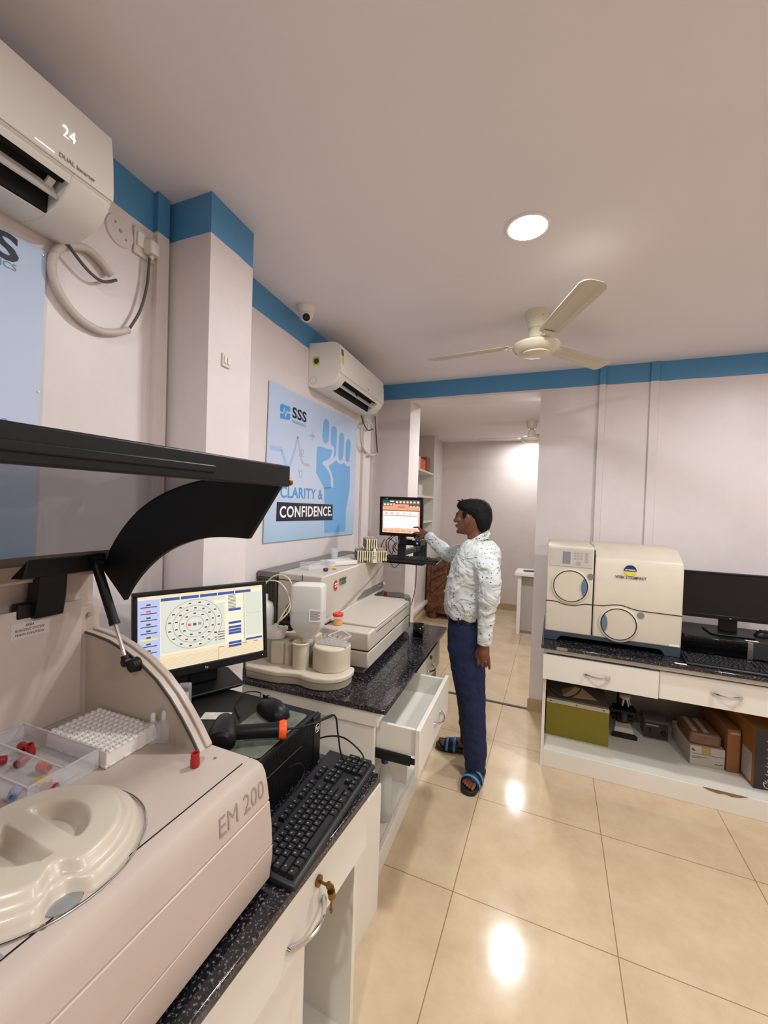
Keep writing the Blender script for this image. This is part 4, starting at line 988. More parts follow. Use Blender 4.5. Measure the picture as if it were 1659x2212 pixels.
tc_ = MB(); tc_.prism([(-.502, .010), (-.253, .010), (-.248, .02), (-.243, .90), (-.26, .917), (-.502, .917)], .400, .404, 'z'); 
MB().box(-.502, -.36, .0095, .012, .402, .404).build('panel_seam', DARK, au); MB().box(-.362, -.360, .0095, .012, .402, .436).build('panel_seam', DARK, au)
tc_ = MB(); tc_.prism([(.19, .222), (.385, .268), (.695, .334), (.90, .405), (.90, .388), (.70, .322), (.39, .258), (.21, .214)], -.2470, -.2425, 'x'); o = tc_.build('crease', mat('crease_grey', '#9b9186', .5), au)
stp = MB(); stp.prism([(.442, .236), (.54, .268), (.888, .268), (.888, .226), (.60, .226)], -.2470, -.2420, 'x'); stp.build('dark_stripe', AGD, au)
text('stripe_lettering', 'AU 480', .016, mat('print_pale', '#c9c4bc', .5), au, (-.2416, .82, .247), (pi/2, 0, pi/2+rad(0)), sx=1)
MB().cyl((-.243, .905, .25), (-.235, .905, .25), .01, n=16).build('catch', OFFW, au)
ledge = MB(); ledge.box(-.262, -.236, .03, .90, .205, .222); ledge.build('front_ledge', AG, au, bevel=.004)
MB().box(-.2365, -.2355, .03, .90, .200, .205).build('seam', DARK, au)
# red oval logo and name, leaning like the housing panel
lg_ = MB(); rw = .021; rh = .026
lg_.add([(-.2440, .148+rw*cos(a), .372+rh*sin(a)) for a in [2*pi*i/40 for i in range(40)]], [tuple(range(40))]); lg_.build('logo_disc', mat('logo_red', '#c22a22', .4), au)
lw = MB()
for dz in (.007, -.006):
    lw.tube([(-.2435, .148-.013, .372+dz-.003), (-.2435, .148-.005, .372+dz+.003), (-.2435, .148+.005, .372+dz-.002), (-.2435, .148+.013, .372+dz+.004)], .0017, n=6)
lw.build('logo_waves', PWHITE, au)
text('brand_lettering', 'BECKMAN\nCOULTER', .0225, INK, au, (-.2437, .232, .380), RX, sx=.82, offset=.0004, align='CENTER')
# finned rear block and its dark cap
fb_ = MB(); fb_.box(-.612, -.505, .012, .90, .033, .408)
for i in range(11): x = -.610+i*.0098; fb_.box(x, x+.0045, .004, .012, .04, .400)
fb_.box(-.612, -.505, .002, .012, .40, .408)
fb_.build('finned_rear', mat('fin_grey', '#4d4a46', .5), au)
MB().box(-.614, -.503, .002, 1.03, .410, .438).build('rear_cap', AGD, au, bevel=.002)
# tinted sampler dome at the far end
dm = MB(); dm.prism([(-.245, .705), (-.01, .705), (.0, .73), (-.03, .80), (-.10, .84), (-.19, .83), (-.245, .78)], .03, .215, 'z'); dm.build('tinted_cover', mat('tinted_acrylic', '#3a332e', .1, alpha=.55, spec=.6), au, bevel=.004, ang=40)
MB().cyl((-.18, .76, .20), (-.18, .76, .228), .011, n=16).build('red_button', RED, au)
# items on top of the analyser: z top = 1.233
ZT = Z+.4375
ft = MB(); ft.prism(rrect(-.095, .095, -.062, .062, .014), 0, .022, 'z')
ft = ft.build('foam_tray', FOAM, None, bevel=.004); ft.location = (-1.150, 2.11, ZT); ft.rotation_euler = (0, 0, rad(62))
tag(ft, 'white foam tray on top of the big grey analyser', 'tray')
cb = thing('clear_box', 'empty clear plastic box on top of the big grey analyser', 'box', (-1.175, 1.92, ZT), 62)
mb = MB(); 
for a in ((-.08, -.0785, -.05, .05), (.0785, .08, -.05, .05), (-.08, .08, -.05, -.0485), (-.08, .08, .0485, .05)): mb.box(a[0], a[1], a[2], a[3], 0, .028)
mb.box(-.08, .08, -.05, .05, 0, .0015); mb.build('box', CLEAR, cb)
rm_ = MB()
for a in ((-.082, -.078, -.052, .052), (.078, .082, -.052, .052), (-.082, .082, -.052, -.048), (-.082, .082, .048, .052)): rm_.box(a[0], a[1], a[2], a[3], .027, .0295)
rm_.build('rim', mat('clear_edge', '#cfc6c4', .15, alpha=.6), cb)
cap('tube_cap', 'dark red tube cap lying at the front edge on top of the big grey analyser', mat('maroon_cap', '#6b2018', .4), (-1.075, 1.855, ZT+.0095), (pi/2, 0, -.6), r=.0095, h=.02)
cap('tube_cap', 'yellow tube cap lying on top of the big grey analyser', YELLOW, (-1.065, 1.93, ZT+.0088), (pi/2, 0, -1.0), r=.0085, h=.02)
cu = thing('plastic_cup', 'clear plastic tumbler standing on the foam tray', 'cup', (-1.20, 2.145, ZT+.022))
mb = MB(); mb.lathe([(.018, 0), (.024, .062), (.0225, .062), (.017, .002)], n=28, cap=False); mb.cyl((0, 0, 0), (0, 0, .002), .018, n=28); mb.build('wall', mat('cup_clear', '#d5d8dc', .1, alpha=.4, spec=.8), cu)
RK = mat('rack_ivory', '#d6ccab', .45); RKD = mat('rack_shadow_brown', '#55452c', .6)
def srack(loc, rz, label, first=None):
    t = thing('sample_tube_rack', label, 'rack', loc, rz, 'ivory sample racks on the big analyser')
    mb = MB(); mb.box(-.0045, .0045, -.10, -.088, 0, .070); mb.box(-.0045, .0045, -.10, .10, 0, .012); mb.box(-.0045, .0045, .088, .10, 0, .070)
    mb.box(-.0045, -.0030, -.10, .10, .03, .066); mb.box(.0030, .0045, -.10, .10, .03, .066)
    mb.build('frame', RK, t)
    mb = MB(); mb.box(-.0062, -.0048, -.095, .095, .010, .060); mb.build('side_label_or_shadow', RKD, t)  # brown strip stands in for the shadow between neighbouring racks
    return t
r0 = None
ra = rad(31); N_ = 13
for i in range(N_):
    x, y = -1.135+.0142*i*cos(ra), 2.315+.0142*i*sin(ra)
    lb2 = 'slim ivory rack in the row standing on top of the big grey analyser'
    if r0 is None: r0 = srack((x, y, ZT), 31, lb2)
    else: dup(r0, (x, y, ZT), 31)
for i in range(5):
    x, y = -1.135+.0142*(i+4)*cos(ra)-.03*sin(ra), 2.315+.0142*(i+4)*sin(ra)+.03*cos(ra)
    o = dup(r0, (x, y, ZT+.070), 31, 'slim ivory rack, one of the few stacked on top of the row'); o['group'] = 'racks stacked on the row'
# label card in front of the racks
ch = MB(); ch.box(-.0075, .0075, -.0006, 0, 0, .085)
ch = ch.build('paper_tag', PAPER, None); ch.location = (-1.135+.0142*7*cos(ra)+.103*sin(ra), 2.315+.0142*7*sin(ra)-.103*cos(ra), ZT); ch.rotation_euler = (0, 0, ra)
tag(ch, 'narrow white tag with dark letters stuck on the row of ivory racks', 'tag')
text('tag_lettering', 'ISE CT', .018, INK, ch, (0, -.0009, .045), (pi/2, -pi/2, 0), sx=.9)

# ================================================================== CREAM TANK UNIT AND BOTTLES
CT = mat('cream_tank', '#d3c9b5', .5, mottle=.08, mscale=9); CT2 = mat('cream_tank_base', '#b9ad97', .5, mottle=.08)
tk = thing('reagent_stand', 'cream moulded bottle stand at the near end of the far counter', 'bottle stand', (0, 0, .797))
base = [(-1.30, 1.462), (-1.09, 1.468), (-1.062, 1.484), (-.99, 1.500), (-.955, 1.487), (-.90, 1.487), (-.845, 1.508), (-.808, 1.552), (-.800, 1.610), (-.820, 1.668), (-1.30, 1.70)]
MB().prism(chaikin(base, 1, True), 0, .032, 'z').build('tray_base', CT2, tk, bevel=.003, ang=50)
lip = [(-1.302, 1.456), (-1.088, 1.460), (-1.060, 1.476), (-.99, 1.492), (-.955, 1.479), (-.897, 1.479), (-.838, 1.500), (-.798, 1.548), (-.790, 1.612), (-.812, 1.674), (-1.302, 1.705)]
MB().prism(chaikin(lip, 1, True), .032, .056, 'z').build('tray_lip', CT, tk, bevel=.007, seg=3, ang=50)
lobe = [(-.980, 1.565), (-.93, 1.535), (-.88, 1.535), (-.838, 1.560), (-.822, 1.60), (-.828, 1.685), (-.98, 1.695)]
MB().prism(chaikin(lobe, 2, True), .054, .160, 'z').build('tank_lobe', CT, tk, bevel=.008, seg=3, ang=50)
MB().prism([(-1.165, 1.52), (-1.110, 1.535), (-1.105, 1.60), (-1.165, 1.60)], .054, .158, 'z').build('tank_wall', CT, tk, bevel=.007)
MB().prism([(-1.30, 1.60), (-1.0, 1.60), (-1.0, 1.70), (-1.30, 1.70)], .054, .175, 'z').build('tank_rear', CT, tk, bevel=.008)
MB().cyl((-1.022, 1.552, .054), (-1.022, 1.552, .165), .036, .037, n=36).build('bottle_socket', CT, tk, bevel=.003)
sk2 = MB(); sk2.tube([(-1.022+.036*cos(2*pi*i/40), 1.552+.036*sin(2*pi*i/40), .166) for i in range(40)], .005, n=10, sub=1, closed=True); sk2.build('socket_rim', CT, tk)
MB().cyl((-1.092, 1.562, .054), (-1.092, 1.562, .15), .022, n=28).build('side_post', CT, tk, bevel=.003)
# inverted translucent bottle
ib = thing('reagent_bottle', 'large translucent rectangular bottle standing upside down in the cream stand', 'bottle', (-1.004, 1.575, .964), 20)
def rr3(w_, d_, z_, r_=.015): return [(x, y, z_) for x, y in rrect(-w_, w_, -d_, d_, min(r_, w_*.95, d_*.95), 5)]
TB = mat('translucent_pe', '#d9d8d2', .35, alpha=.93, spec=.4, sss=.2)
mb = MB(); mb.loft([rr3(.024, .024, 0, .023), rr3(.024, .024, .018, .023), rr3(.034, .030, .026, .02), rr3(.068, .040, .070), rr3(.073, .044, .085), rr3(.073, .044, .245), rr3(.070, .042, .256), rr3(.058, .034, .262)])
mb.build('body', TB, ib, ang=40)
mb = MB(); mb.loft([rr3(.0735, .0445, .09), rr3(.0735, .0445, .142)], cap=False); mb.build('liquid_line', mat('liquid_shade', '#bfc1bd', .4), ib, ang=40)
lbp = MB(); lbp.prism(rrect(-.028, .028, -.028, .028, .003), 0, .0006, 'z'); l_ = lbp.build('label', PAPER, ib); l_.location = (.040, -.0452, .130); l_.rotation_euler = (pi/2, 0, 0)
lt_ = MB()
for k in range(9): lt_.box(-.022, .022 if k % 3 else .012, -.020+k*.0045, -.018+k*.0045, .0006, .0009)
lt_.build('label_print', mat('print_dark_grey', '#4a4a4c', .6), l_)
mb = MB(); mb.box(-.012, .012, -.0005, 0, 0, .11); 
# white-capped canister with tubes, second bottle behind, black pump
cn = thing('canister', 'white-capped grey canister with two pale tubes beside the lit monitor', 'canister', (-1.178, 1.575, .853))
MB().cyl((0, 0, 0), (0, 0, .115), .043, .043, n=36).build('body', mat('canister_grey', '#a7a49c', .4), cn, bevel=.002)
MB().lathe([(.046, .108), (.047, .112), (.047, .142), (.043, .147), (.012, .149), (.010, .165), (.005, .167)], n=40).build('cap', OFFW, cn, ang=40)
tb1 = [(-.001, 0, .16), (.012, .05, .215), (.035, .08, .285), (.02, .075, .355), (-.02, .07, .38), (-.075, .07, .37), (-.12, .07, .33)]
tb2 = [(-.004, 0, .16), (.03, .06, .22), (.005, .08, .29), (-.045, .08, .34), (-.10, .08, .345), (-.14, .08, .33)]
MB().tube(tb1, .0035, n=8, sub=8).build('tube', mat('tubing', '#d6cba8', .4), cn); MB().tube(tb2, .0035, n=8, sub=8).build('tube', mat('tubing', '#d6cba8', .4), cn)
b2 = thing('plastic_bottle', 'frosted round-shouldered bottle against the wall behind the white-capped canister', 'bottle', (-1.30, 1.640, .972+.0))
MB().lathe([(.044, 0), (.047, .004), (.047, .09), (.040, .115), (.018, .130), (.016, .135)], n=32).build('body', TB, b2, ang=50)
MB().lathe([(.018, .133), (.018, .158), (.014, .160)], n=24).build('cap', OFFW, b2)
pp = thing('pump', 'black pump with a small white tag between the canister and the inverted bottle', 'pump', (-1.165, 1.665, .972))
MB().box(-.045, .03, -.03, .03, 0, .045).build('housing', BLACKM, pp, bevel=.008)
MB().cyl((-.022, 0, .045), (-.022, 0, .072), .017, .014, n=20).build('motor_cap', BLACKM, pp)
MB().cyl((.015, 0, .045), (.015, 0, .062), .016, n=20).build('coil', DGREY, pp)
MB().box(-.008, .012, -.0315, -.0305, .006, .026).build('tag', PAPER, pp)
MB().tube([(-.022, 0, .07), (-.020, -.01, .095), (.0, -.01, .125), (.04, 0, .13), (.09, .04, .12)], .002).build('wire', BLACK, pp)
MB().tube([(-.018, 0, .07), (-.014, 0, .10), (.01, 0, .118), (.05, 0, .12)], .002).build('wire', BLACK, pp)
uc = thing('specimen_cup', 'specimen cup with red lid and yellow contents on the big grey analyser', 'specimen cup', (-.957, 1.767, .998))
MB().lathe([(.022, 0), (.024, .004), (.0245, .042)], n=32).build('cup', mat('cup_plastic', '#e3cfc0', .2, alpha=.22), uc)
MB().lathe([(.0215, .001), (.023, .020)], n=32).build('contents', mat('yellow_liquid', '#eda400', .3), uc)
MB().lathe([(.0262, .042), (.0262, .054), (.0245, .056)], n=36).build('lid', mat('cup_lid_red', '#d8321f', .4), uc)
ck = thing('cuvette_rack', 'clear slanted plastic rack of empty tubes on the cream stand', 'rack', (-.895, 1.62, .9575), 8)
mb = MB()
for z_ in (.002, .030):
    for a in ((-.07, .07, -.032, -.030), (-.07, .07, .030, .032), (-.07, -.068, -.032, .032), (.068, .07, -.032, .032)): mb.box(a[0], a[1], a[2], a[3], z_, z_+.002)
mb.box(-.07, .07, -.032, .032, 0, .0012)
mb.build('frame', mat('clear_edge', '#cfc6c4', .15, alpha=.6), ck)
for i in range(5):
    for j in range(3): MB().lathe([(.0062, .0), (.0062, .032), (.0055, .032)], (-.05+i*.0245, -.02+j*.02, .002), n=12, cap=False).build('tube', CLEAR, ck)
fr_ = MB()
A3 = [(-.03, .0, .034), (.02, .045, .052), (.072, .030, .034), (.03, -.01, .020)]
for i in range(4): fr_.cyl(A3[i], A3[(i+1) % 4], .0018, n=8)
fr_.build('tilted_lid_edge', mat('clear_edge_bright', '#e6e2dd', .15, alpha=.8), ck)
# roll of black tape / cup by the far end of the counter
rl = thing('tape_roll', 'glossy black roll standing at the far end of the far counter', 'tape roll', (-.735, 2.385, .797), 10)
mb = MB(); mb.lathe([(.020, -.03), (.040, -.03), (.041, -.026), (.041, .026), (.040, .03), (.020, .03)], (0, 0, .041), n=40, axis='x', cap=False)
mb.build('roll', mat('gloss_black', '#0a0a0c', .08), rl, fix=True); 
MB().cyl((-.028, 0, .041), (.028, 0, .041), .020, n=28).build('core', mat('gloss_black', '#0a0a0c', .08), rl)

# ================================================================== WALL-ARM MONITOR WITH KEYBOARD
def screen_lab(parent, W, H, z0):
    mats_ = [lit('s2_orange', '#f0a37c', .5), lit('s2_white', '#fff0ee', .56), lit('s2_green', '#1d5b43', .5), lit('s2_dark', '#6b5a50', .5), lit('s2_pale', '#f6cdb8', .5), lit('s2_icon', '#e9dcd2', .5)]
    mb = MB(); y = .0050
    def r(x0, x1, a, b, m_, d=0):
        mb.m = m_; yy = y-d*.0002
        mb.quad((-W/2+W*x0, yy, z0+H*(1-b)), (-W/2+W*x1, yy, z0+H*(1-b)), (-W/2+W*x1, yy, z0+H*(1-a)), (-W/2+W*x0, yy, z0+H*(1-a)))
    r(0, 1, 0, 1, 0); r(0, .33, 0, .10, 2, 1); r(.33, 1, 0, .13, 3, 1); r(0, .28, .11, .19, 3, 1); r(.7, 1, .13, .19, 3, 1)
    r(0, 1, .31, .335, 3, 1); r(.02, .96, .34, .86, 1, 1); r(.02, .93, .46, .49, 0, 2); r(0, 1, .88, 1, 4, 1); r(.42, .6, .20, .225, 3, 2)
    def disc(cx_, cz_, q, m_):
        mb.m = m_; px, pz = -W/2+W*cx_, z0+H*(1-cz_)
        mb.add([(px+q*cos(2*pi*j/14), y-.0006, pz+q*sin(2*pi*j/14)) for j in range(14)], [tuple(range(14))])
    for k in range(7): disc(.39+k*.093, .065, H*.036, 5)
    for k in range(3): disc(.76+k*.085, .20, H*.03, 5); r(.03+k*.085, .09+k*.085, .12, .17, 5, 2)
    for k in range(5): r(.06+k*.16, .14+k*.16, .38, .392, 3, 2); r(.06+k*.16, .13+k*.16, .42, .432, 3, 2)
    for k in range(6): r(.03+k*.16, .15+k*.16, .91, .97, 0, 2)
    r(.20, .31, .03, .06, 1, 2)
    return mb.build('display', mats_, parent)
m2, mo2 = monitor('computer_monitor', 'square monitor with an orange and white screen on a wall arm, touched by the man', (-1.063, 2.90, 1.352), 4, .335, .295, tilt=3, bez=.022, bot=.025, stand=False, screen=screen_lab, vesa=.04)
text('logo', 'acer', .012, mat('silver_print', '#c8c8c8', .4), mo2, (-.11, -.0006, .283), RY)
arm = thing('monitor_arm', 'dark wall arm carrying the square monitor and its keyboard tray', 'wall arm', (-1.07, 3.0, 1.15))
MB().box(-.02, .02, -.02, .42, .05, .09).build('rail', DGREY, arm, bevel=.003)
MB().box(-.03, .03, -.055, -.02, .02, .38).build('upright', DGREY, arm, bevel=.003)
MB().box(-.06, .06, .42, .438, -.02, .18).build('wall_plate', DGREY, arm, bevel=.003)
tp = MB().box(-.22, .24, -.27, -.03, .022, .032).build('tray', BLACK, arm, bevel=.003)
mini = thing('mini_computer', 'small black mini computer with a blue light hung under the square monitor', 'computer', (-1.0, 2.925, 1.288))
MB().box(-.075, .095, -.02, .10, 0, .045).build('case', mat('gloss_black', '#0a0a0c', .08), mini, bevel=.004)
MB().cyl((-.085, .02, .022), (-.078, .02, .022), .021, n=24).build('end_cap', OFFW, mini)
MB().box(.062, .076, -.0212, -.0200, .014, .026).build('power_light', lit('blue_led', '#3a48ff', 2), mini)
MB().box(.03, .095, -.0215, -.020, .040, .046).build('bright_edge', OFFW, mini)
cbm = thing('cable_bundle', 'tangle of black cables hanging under the square monitor', 'cables', (-1.14, 2.93, 1.21))
for pts in ([(0, 0, .14), (-.05, .01, .10), (-.045, 0, .04), (-.055, .02, -.0)], [(.02, 0, .14), (-.02, -.01, .10), (-.03, 0, .05), (-.01, .02, .0), (.01, .01, .03)], [(.03, .0, .13), (.035, -.01, .09), (.01, 0, .06), (.02, 0, .02)],
            [(-.07, .02, .11), (-.085, 0, .06), (-.08, .02, 0)], [(.04, 0, .09), (.02, .01, .05), (.05, .02, .02), (.08, .02, .0)], [(-.03, 0, .12), (.01, .02, .09), (.0, .02, .04), (.02, .03, .01)]):
    MB().tube(pts, .003, n=6).build('cable', BLACK, cbm)
MB().tube([(-.02, -.06, -.03), (.02, -.05, -.07), (.045, -.05, -.095), (.085, -.05, -.06), (.13, -.02, -.025)], .0025).build('cable', BLACK, cbm)
MB().tube([(.19, -.02, .10), (.21, -.02, .03), (.20, .0, -.05), (.195, .02, -.16), (.185, .03, -.27), (.16, .03, -.38)], .0028).build('cable', BLACK, cbm)
kb2 = keyboard('black keyboard with a wrist rest on the wall arm tray in front of the man', (-.965, 2.845, 1.183), 4, W=.46, D=.155, individual=False, wrist=True)

# ================================================================== FAR WALL ANALYSER
VM = mat('vitek_cream', '#cdc3b1', .42, mottle=.05, mscale=8); VB = mat('vitek_blue', '#38434f', .45); VS = mat('vitek_lens_blue', '#5c7182', .25)
vt = thing('microbe_analyzer', 'cream two-door bench analyser with a blue and yellow round logo', 'lab analyser', (0, 2.80, .7706))
def VZ(z): return z-.77
mb = MB(); mb.prism([(0, .055), (0, .596), (.02, .600), (.52, .600), (.52, .055)], -.032, .232, 'x'); mb.build('left_tower', VM, vt, bevel=.008, ang=40)
mb = MB(); mb.prism([(0, .055), (0, .25), (.004, .50), (.020, .537), (.16, .600), (.52, .600), (.52, .055)], .237, .690, 'x'); mb.build('main_housing', VM, vt, bevel=.008, ang=40)
MB().box(.231, .238, .006, .5, .06, .58).build('centre_gap', DARK, vt)
bs = MB()
arch_ = [(-.034, 0), (-.034, .062), (.69, .062), (.69, 0), (.612, 0), (.600, .022), (.585, .032), (.07, .032), (.052, .022), (.040, 0)]
bs.prism(arch_, .004, .10, 'y'); bs.prism([(-.034, 0), (-.034, .062), (.0, .062), (.0, 0)], .10, .5, 'y'); bs.prism([(.65, 0), (.65, .062), (.69, .062), (.69, 0)], .10, .5, 'y'); bs.build('blue_base', VB, vt, bevel=.003)
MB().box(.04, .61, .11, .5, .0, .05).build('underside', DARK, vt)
SEAM = [(-0.032,1.016),(0.028,1.016),(0.083,1.002),(0.136,1.002),(0.188,1.017),(0.231,1.019)]
SEAM2 = [(0.237,1.019),(0.291,1.021),(0.341,1.032),(0.391,1.034),(0.44,1.021),(0.488,1.014),(0.58,1.012),(0.690,1.010)]
for S_ in (SEAM, SEAM2):
    MB().tube([(x, -.0006, VZ(z)) for x, z in S_], .0025, n=6).build('door_seam', DARK, vt)
def port(cx_, cz_, r_, side):
    cz_ = VZ(cz_)
    g = MB(); g.lathe([(r_+.012, .0), (r_+.012, -.006), (r_+.003, -.009), (r_, -.004)], (cx_, 0, cz_), n=56, axis='y', cap=False); g.build('port_bezel', VM, vt, fix=True)
    g = MB(); g.tube([(cx_+r_*cos(2*pi*i/56), -.0065, cz_+r_*sin(2*pi*i/56)) for i in range(56)], .0028, n=6, sub=1, closed=True); g.build('port_gasket', DARK, vt)
    g = MB(); g.cyl((cx_, 0, cz_), (cx_, -.006, cz_), r_-.001, n=56); d_ = g.build('port_door', VM, vt)
    a0 = 35; pts = [(cx_+side*r_*.97*cos(rad(a)), cz_+r_*.97*sin(rad(a))) for a in range(-a0, a0+1, 5)]
    pts += [(cx_+side*(r_*.97*cos(rad(a0))-.012*cos(rad(a*90/a0))-.004), cz_+r_*.97*sin(rad(a))) for a in range(a0, -a0-1, -7)][1:-1]
    g = MB(); g.prism(pts, -.012, -.006, 'y'); g.build('finger_lens', VS, d_, fix=True)
port(.106, 1.120, .096, 1); port(.374, .920, .093, -1)
for (x, z) in ((.216, 1.189), (.487, .988)): MB().cyl((x, 0, VZ(z)), (x, -.004, VZ(z)), .018, n=28).build('round_button', GREY, vt)
pn_ = MB(); pn_.box(-.018, .224, -.004, 0, VZ(1.240), VZ(1.352)); pn_ = pn_.build('control_panel', mat('panel_grey', '#b9b2a6', .35), vt, bevel=.003)
MB().box(.056, .100, -.0052, -.004, VZ(1.257), VZ(1.333)).build('panel_display', mat('lcd_grey', '#6d6c78', .3), pn_)
for i in range(3):
    for j in range(3): MB().cyl((.125+i*.019, -.004, VZ(1.328)-j*.017), (.125+i*.019, -.0062, VZ(1.328)-j*.017), .0062, n=14).build('key', mat('panel_key', '#9b968e', .5), pn_)
for j in range(3): MB().cyl((.19, -.004, VZ(1.325)-j*.021), (.19, -.0062, VZ(1.325)-j*.021), .010, n=14).build('key', mat('panel_key', '#9b968e', .5), pn_)
MB().cyl((.145, -.004, VZ(1.264)), (.145, -.0062, VZ(1.264)), .014, n=18).build('key', mat('panel_key', '#9b968e', .5), pn_)
cvv = MB(); 
vsx = []; nx, nz = 24, 12
for i in range(nx+1):
    for j in range(nz+1):
        x = -.022+.250*i/nx; z = VZ(1.236)+.120*j/nz
        vsx.append((x, -.010-.0022*sin(i*1.9+j*1.3)*sin(j*1.1+.5*i), z))
fsx = [(i*(nz+1)+j, (i+1)*(nz+1)+j, (i+1)*(nz+1)+j+1, i*(nz+1)+j+1) for i in range(nx) for j in range(nz)]
cvv.add(vsx, fsx); cvv.build('plastic_film', mat('clear_film', '#f0f0f0', .03, alpha=.12, spec=1.0), vt, ang=180)
def half(cx_, cz_, r_, a0, a1, m_, nm):
    g = MB(); pts = [(cx_+r_*cos(rad(a0+(a1-a0)*i/20)), -.0012, cz_+r_*sin(rad(a0+(a1-a0)*i/20))) for i in range(21)]; g.add(pts, [tuple(range(21))]); return g.build(nm, m_, vt)
half(.424, VZ(1.245), .0325, -4, 184, mat('logo_navy', '#1c2a5e', .4), 'logo_upper'); half(.424, VZ(1.245), .0325, 193, 347, mat('logo_yellow', '#d6cf2c', .4), 'logo_lower')
text('logo_lettering', 'BIOMERIEUX', .0095, PWHITE, vt, (.424, -.0016, VZ(1.249)), RY, sx=.95, offset=.0002)
text('model_lettering', 'VITEK 2 COMPACT', .0215, mat('print_dark', '#35332f', .5), vt, (.427, -.0012, VZ(1.203)), RY, sx=.88, offset=.0003)
MB().box(.632, .682, -.0012, 0, VZ(.832), VZ(.842)).build('rating_label', PAPER, vt)
# pc, monitor, keyboard and mouse right of it
pc3 = thing('desktop_computer', 'black desktop computer with a silver strip under the dark far wall monitor', 'computer', (.745, 2.965, .770))
MB().box(0, .47, .004, .36, .004, .098).build('case', BLACK, pc3, bevel=.003)
MB().box(0, .30, -.002, .004, .008, .094).build('glossy_front', mat('gloss_black', '#0a0a0c', .08), pc3, bevel=.002)
MB().box(.30, .325, -.005, .004, .004, .100).build('silver_strip', STEEL, pc3, bevel=.001)
MB().box(.325, .47, -.002, .004, .008, .094).build('vent_front', DGREY, pc3)
text('strip_lettering', 'HP', .008, INK, pc3, (.3125, -.0055, .05), RY)
for q_ in ((.03, .03), (.44, .03), (.03, .33), (.44, .33)): MB().cyl((q_[0], q_[1], 0), (q_[0], q_[1], .005), .012, n=12).build('foot', BLACK, pc3)
def screen_off(parent, W, H, z0): return MB().box(-W/2, W/2, .004, .0055, z0, z0+H).build('display', mat('screen_off', '#0b0b0e', .25), parent)
monitor('computer_monitor', 'switched-off black widescreen monitor beside the two-door analyser', (1.005, 3.10, .955), 0, .515, .285, bez=.012, bot=.025, neck=.076, screen=screen_off, logo='hp')
mouse('black mouse on the right end of the computer below the dark monitor', (1.190, 3.16, .8690), 200)
lbx = MB().box(0, .06, 0, .02, 0, .0006).build('paper_label', PAPER, None); lbx.location = (1.05, 3.0, .8685); tag(lbx, 'small white sticker on top of the computer with the silver strip', 'sticker')
keyboard('long black keyboard on the far wall worktop right of the two-door analyser', (.93, 2.775, .7705), -2, W=.47, D=.16, individual=False)
lby = MB().box(0, .055, 0, .018, 0, .0008).build('paper_label', PAPER, None); lby.location = (.64, 2.69, .7705); tag(lby, 'white paper slip on the worktop corner below the two-door analyser', 'paper')
mc = MB().tube([(.72, 3.33, .92), (.78, 3.30, .90), (.82, 3.35, .93), (.86, 3.36, .97)], .004).build('power_cable', GREY, None); tag(mc, 'grey cable behind the black computer on the far wall worktop', 'cable')

# ---- things on the open shelf (shelf top z = .108)
ZS = .1085
gb = thing('yellow_green_box', 'yellow-green fronted metal box low on the open shelf at the left', 'box', (.178, 2.925, ZS))
MB().box(-.180, .184, .004, .36, 0, .245).build('case', mat('grey_case', '#5e5a55', .6), gb, bevel=.003)
MB().box(-.182, .186, -.002, .004, 0, .210).build('front', mat('olive_yellow', '#7d741a', .55, mottle=.08), gb, bevel=.001)
MB().box(-.182, .186, -.002, .004, .212, .236).build('top_strip', mat('strip_pale', '#b5aa96', .6), gb)
for x in (-.155, .0, .155): MB().cyl((x, -.002, .225), (x, -.004, .225), .004, n=12).build('screw', BLACKM, gb)
pz = thing('paper_bag', 'crumpled pale paper bag on top of the yellow-green box', 'paper bag', (.19, 3.02, ZS+.245), 10)
MB().add([(-.10, -.03, .002), (.11, -.04, .002), (.03, .10, .002), (-.09, .08, .002), (-.02, .02, .05), (.03, .03, .045), (-.01, .07, .04)], [(0, 1, 5, 4), (1, 2, 5), (2, 6, 5), (2, 3, 6), (3, 0, 4), (3, 4, 6), (4, 5, 6), (0, 3, 2, 1)]).build('bag', mat('pale_kraft', '#a08a74', .8), pz, ang=10)
wr = MB().tube([(.0, 2.96, .42), (.04, 2.95, .375), (.11, 2.945, .362), (.18, 2.95, .40), (.21, 2.97, .47), (.19, 3.0, .54)], .004, n=8).build('power_cable', BLACK, None); tag(wr, 'thick black cable drooping over the yellow-green box', 'cable')
mi = thing('microscope', 'dark laboratory microscope standing upright on the open shelf', 'microscope', (.475, 3.13, ZS))
MB().prism([(-.075, -.05), (.075, -.05), (.035, .02), (.035, .14), (-.035, .14), (-.035, .02)], 0, .03, 'z').build('base_plate', BLACKM, mi, bevel=.004)
bw = MB(); bw.hexa([(-.070, -.05, .001), (.070, -.05, .001), (.045, .03, .001), (-.045, .03, .001)], [(-.050, -.012, .055), (.050, -.012, .055), (.045, .04, .07), (-.045, .04, .07)]); bw.build('base_cover', mat('scope_ivory', '#b5ad9c', .4), mi, bevel=.003)
MB().hexa([(-.035, .03, .055), (.035, .03, .055), (.035, .11, .055), (-.035, .11, .055)], [(-.03, .07, .34), (.03, .07, .34), (.03, .12, .34), (-.03, .12, .34)]).build('arm', BLACKM, mi, bevel=.006)
MB().box(-.065, .065, -.045, .06, .165, .180).build('stage', BLACKM, mi, bevel=.003)
MB().cyl((0, .0, .10), (0, .0, .163), .028, .022, n=24).build('condenser', DGREY, mi)
MB().lathe([(.012, .245), (.032, .25), (.034, .265), (.02, .275)], (0, .0, 0), n=24).build('nosepiece', mat('scope_ivory', '#b5ad9c', .4), mi)
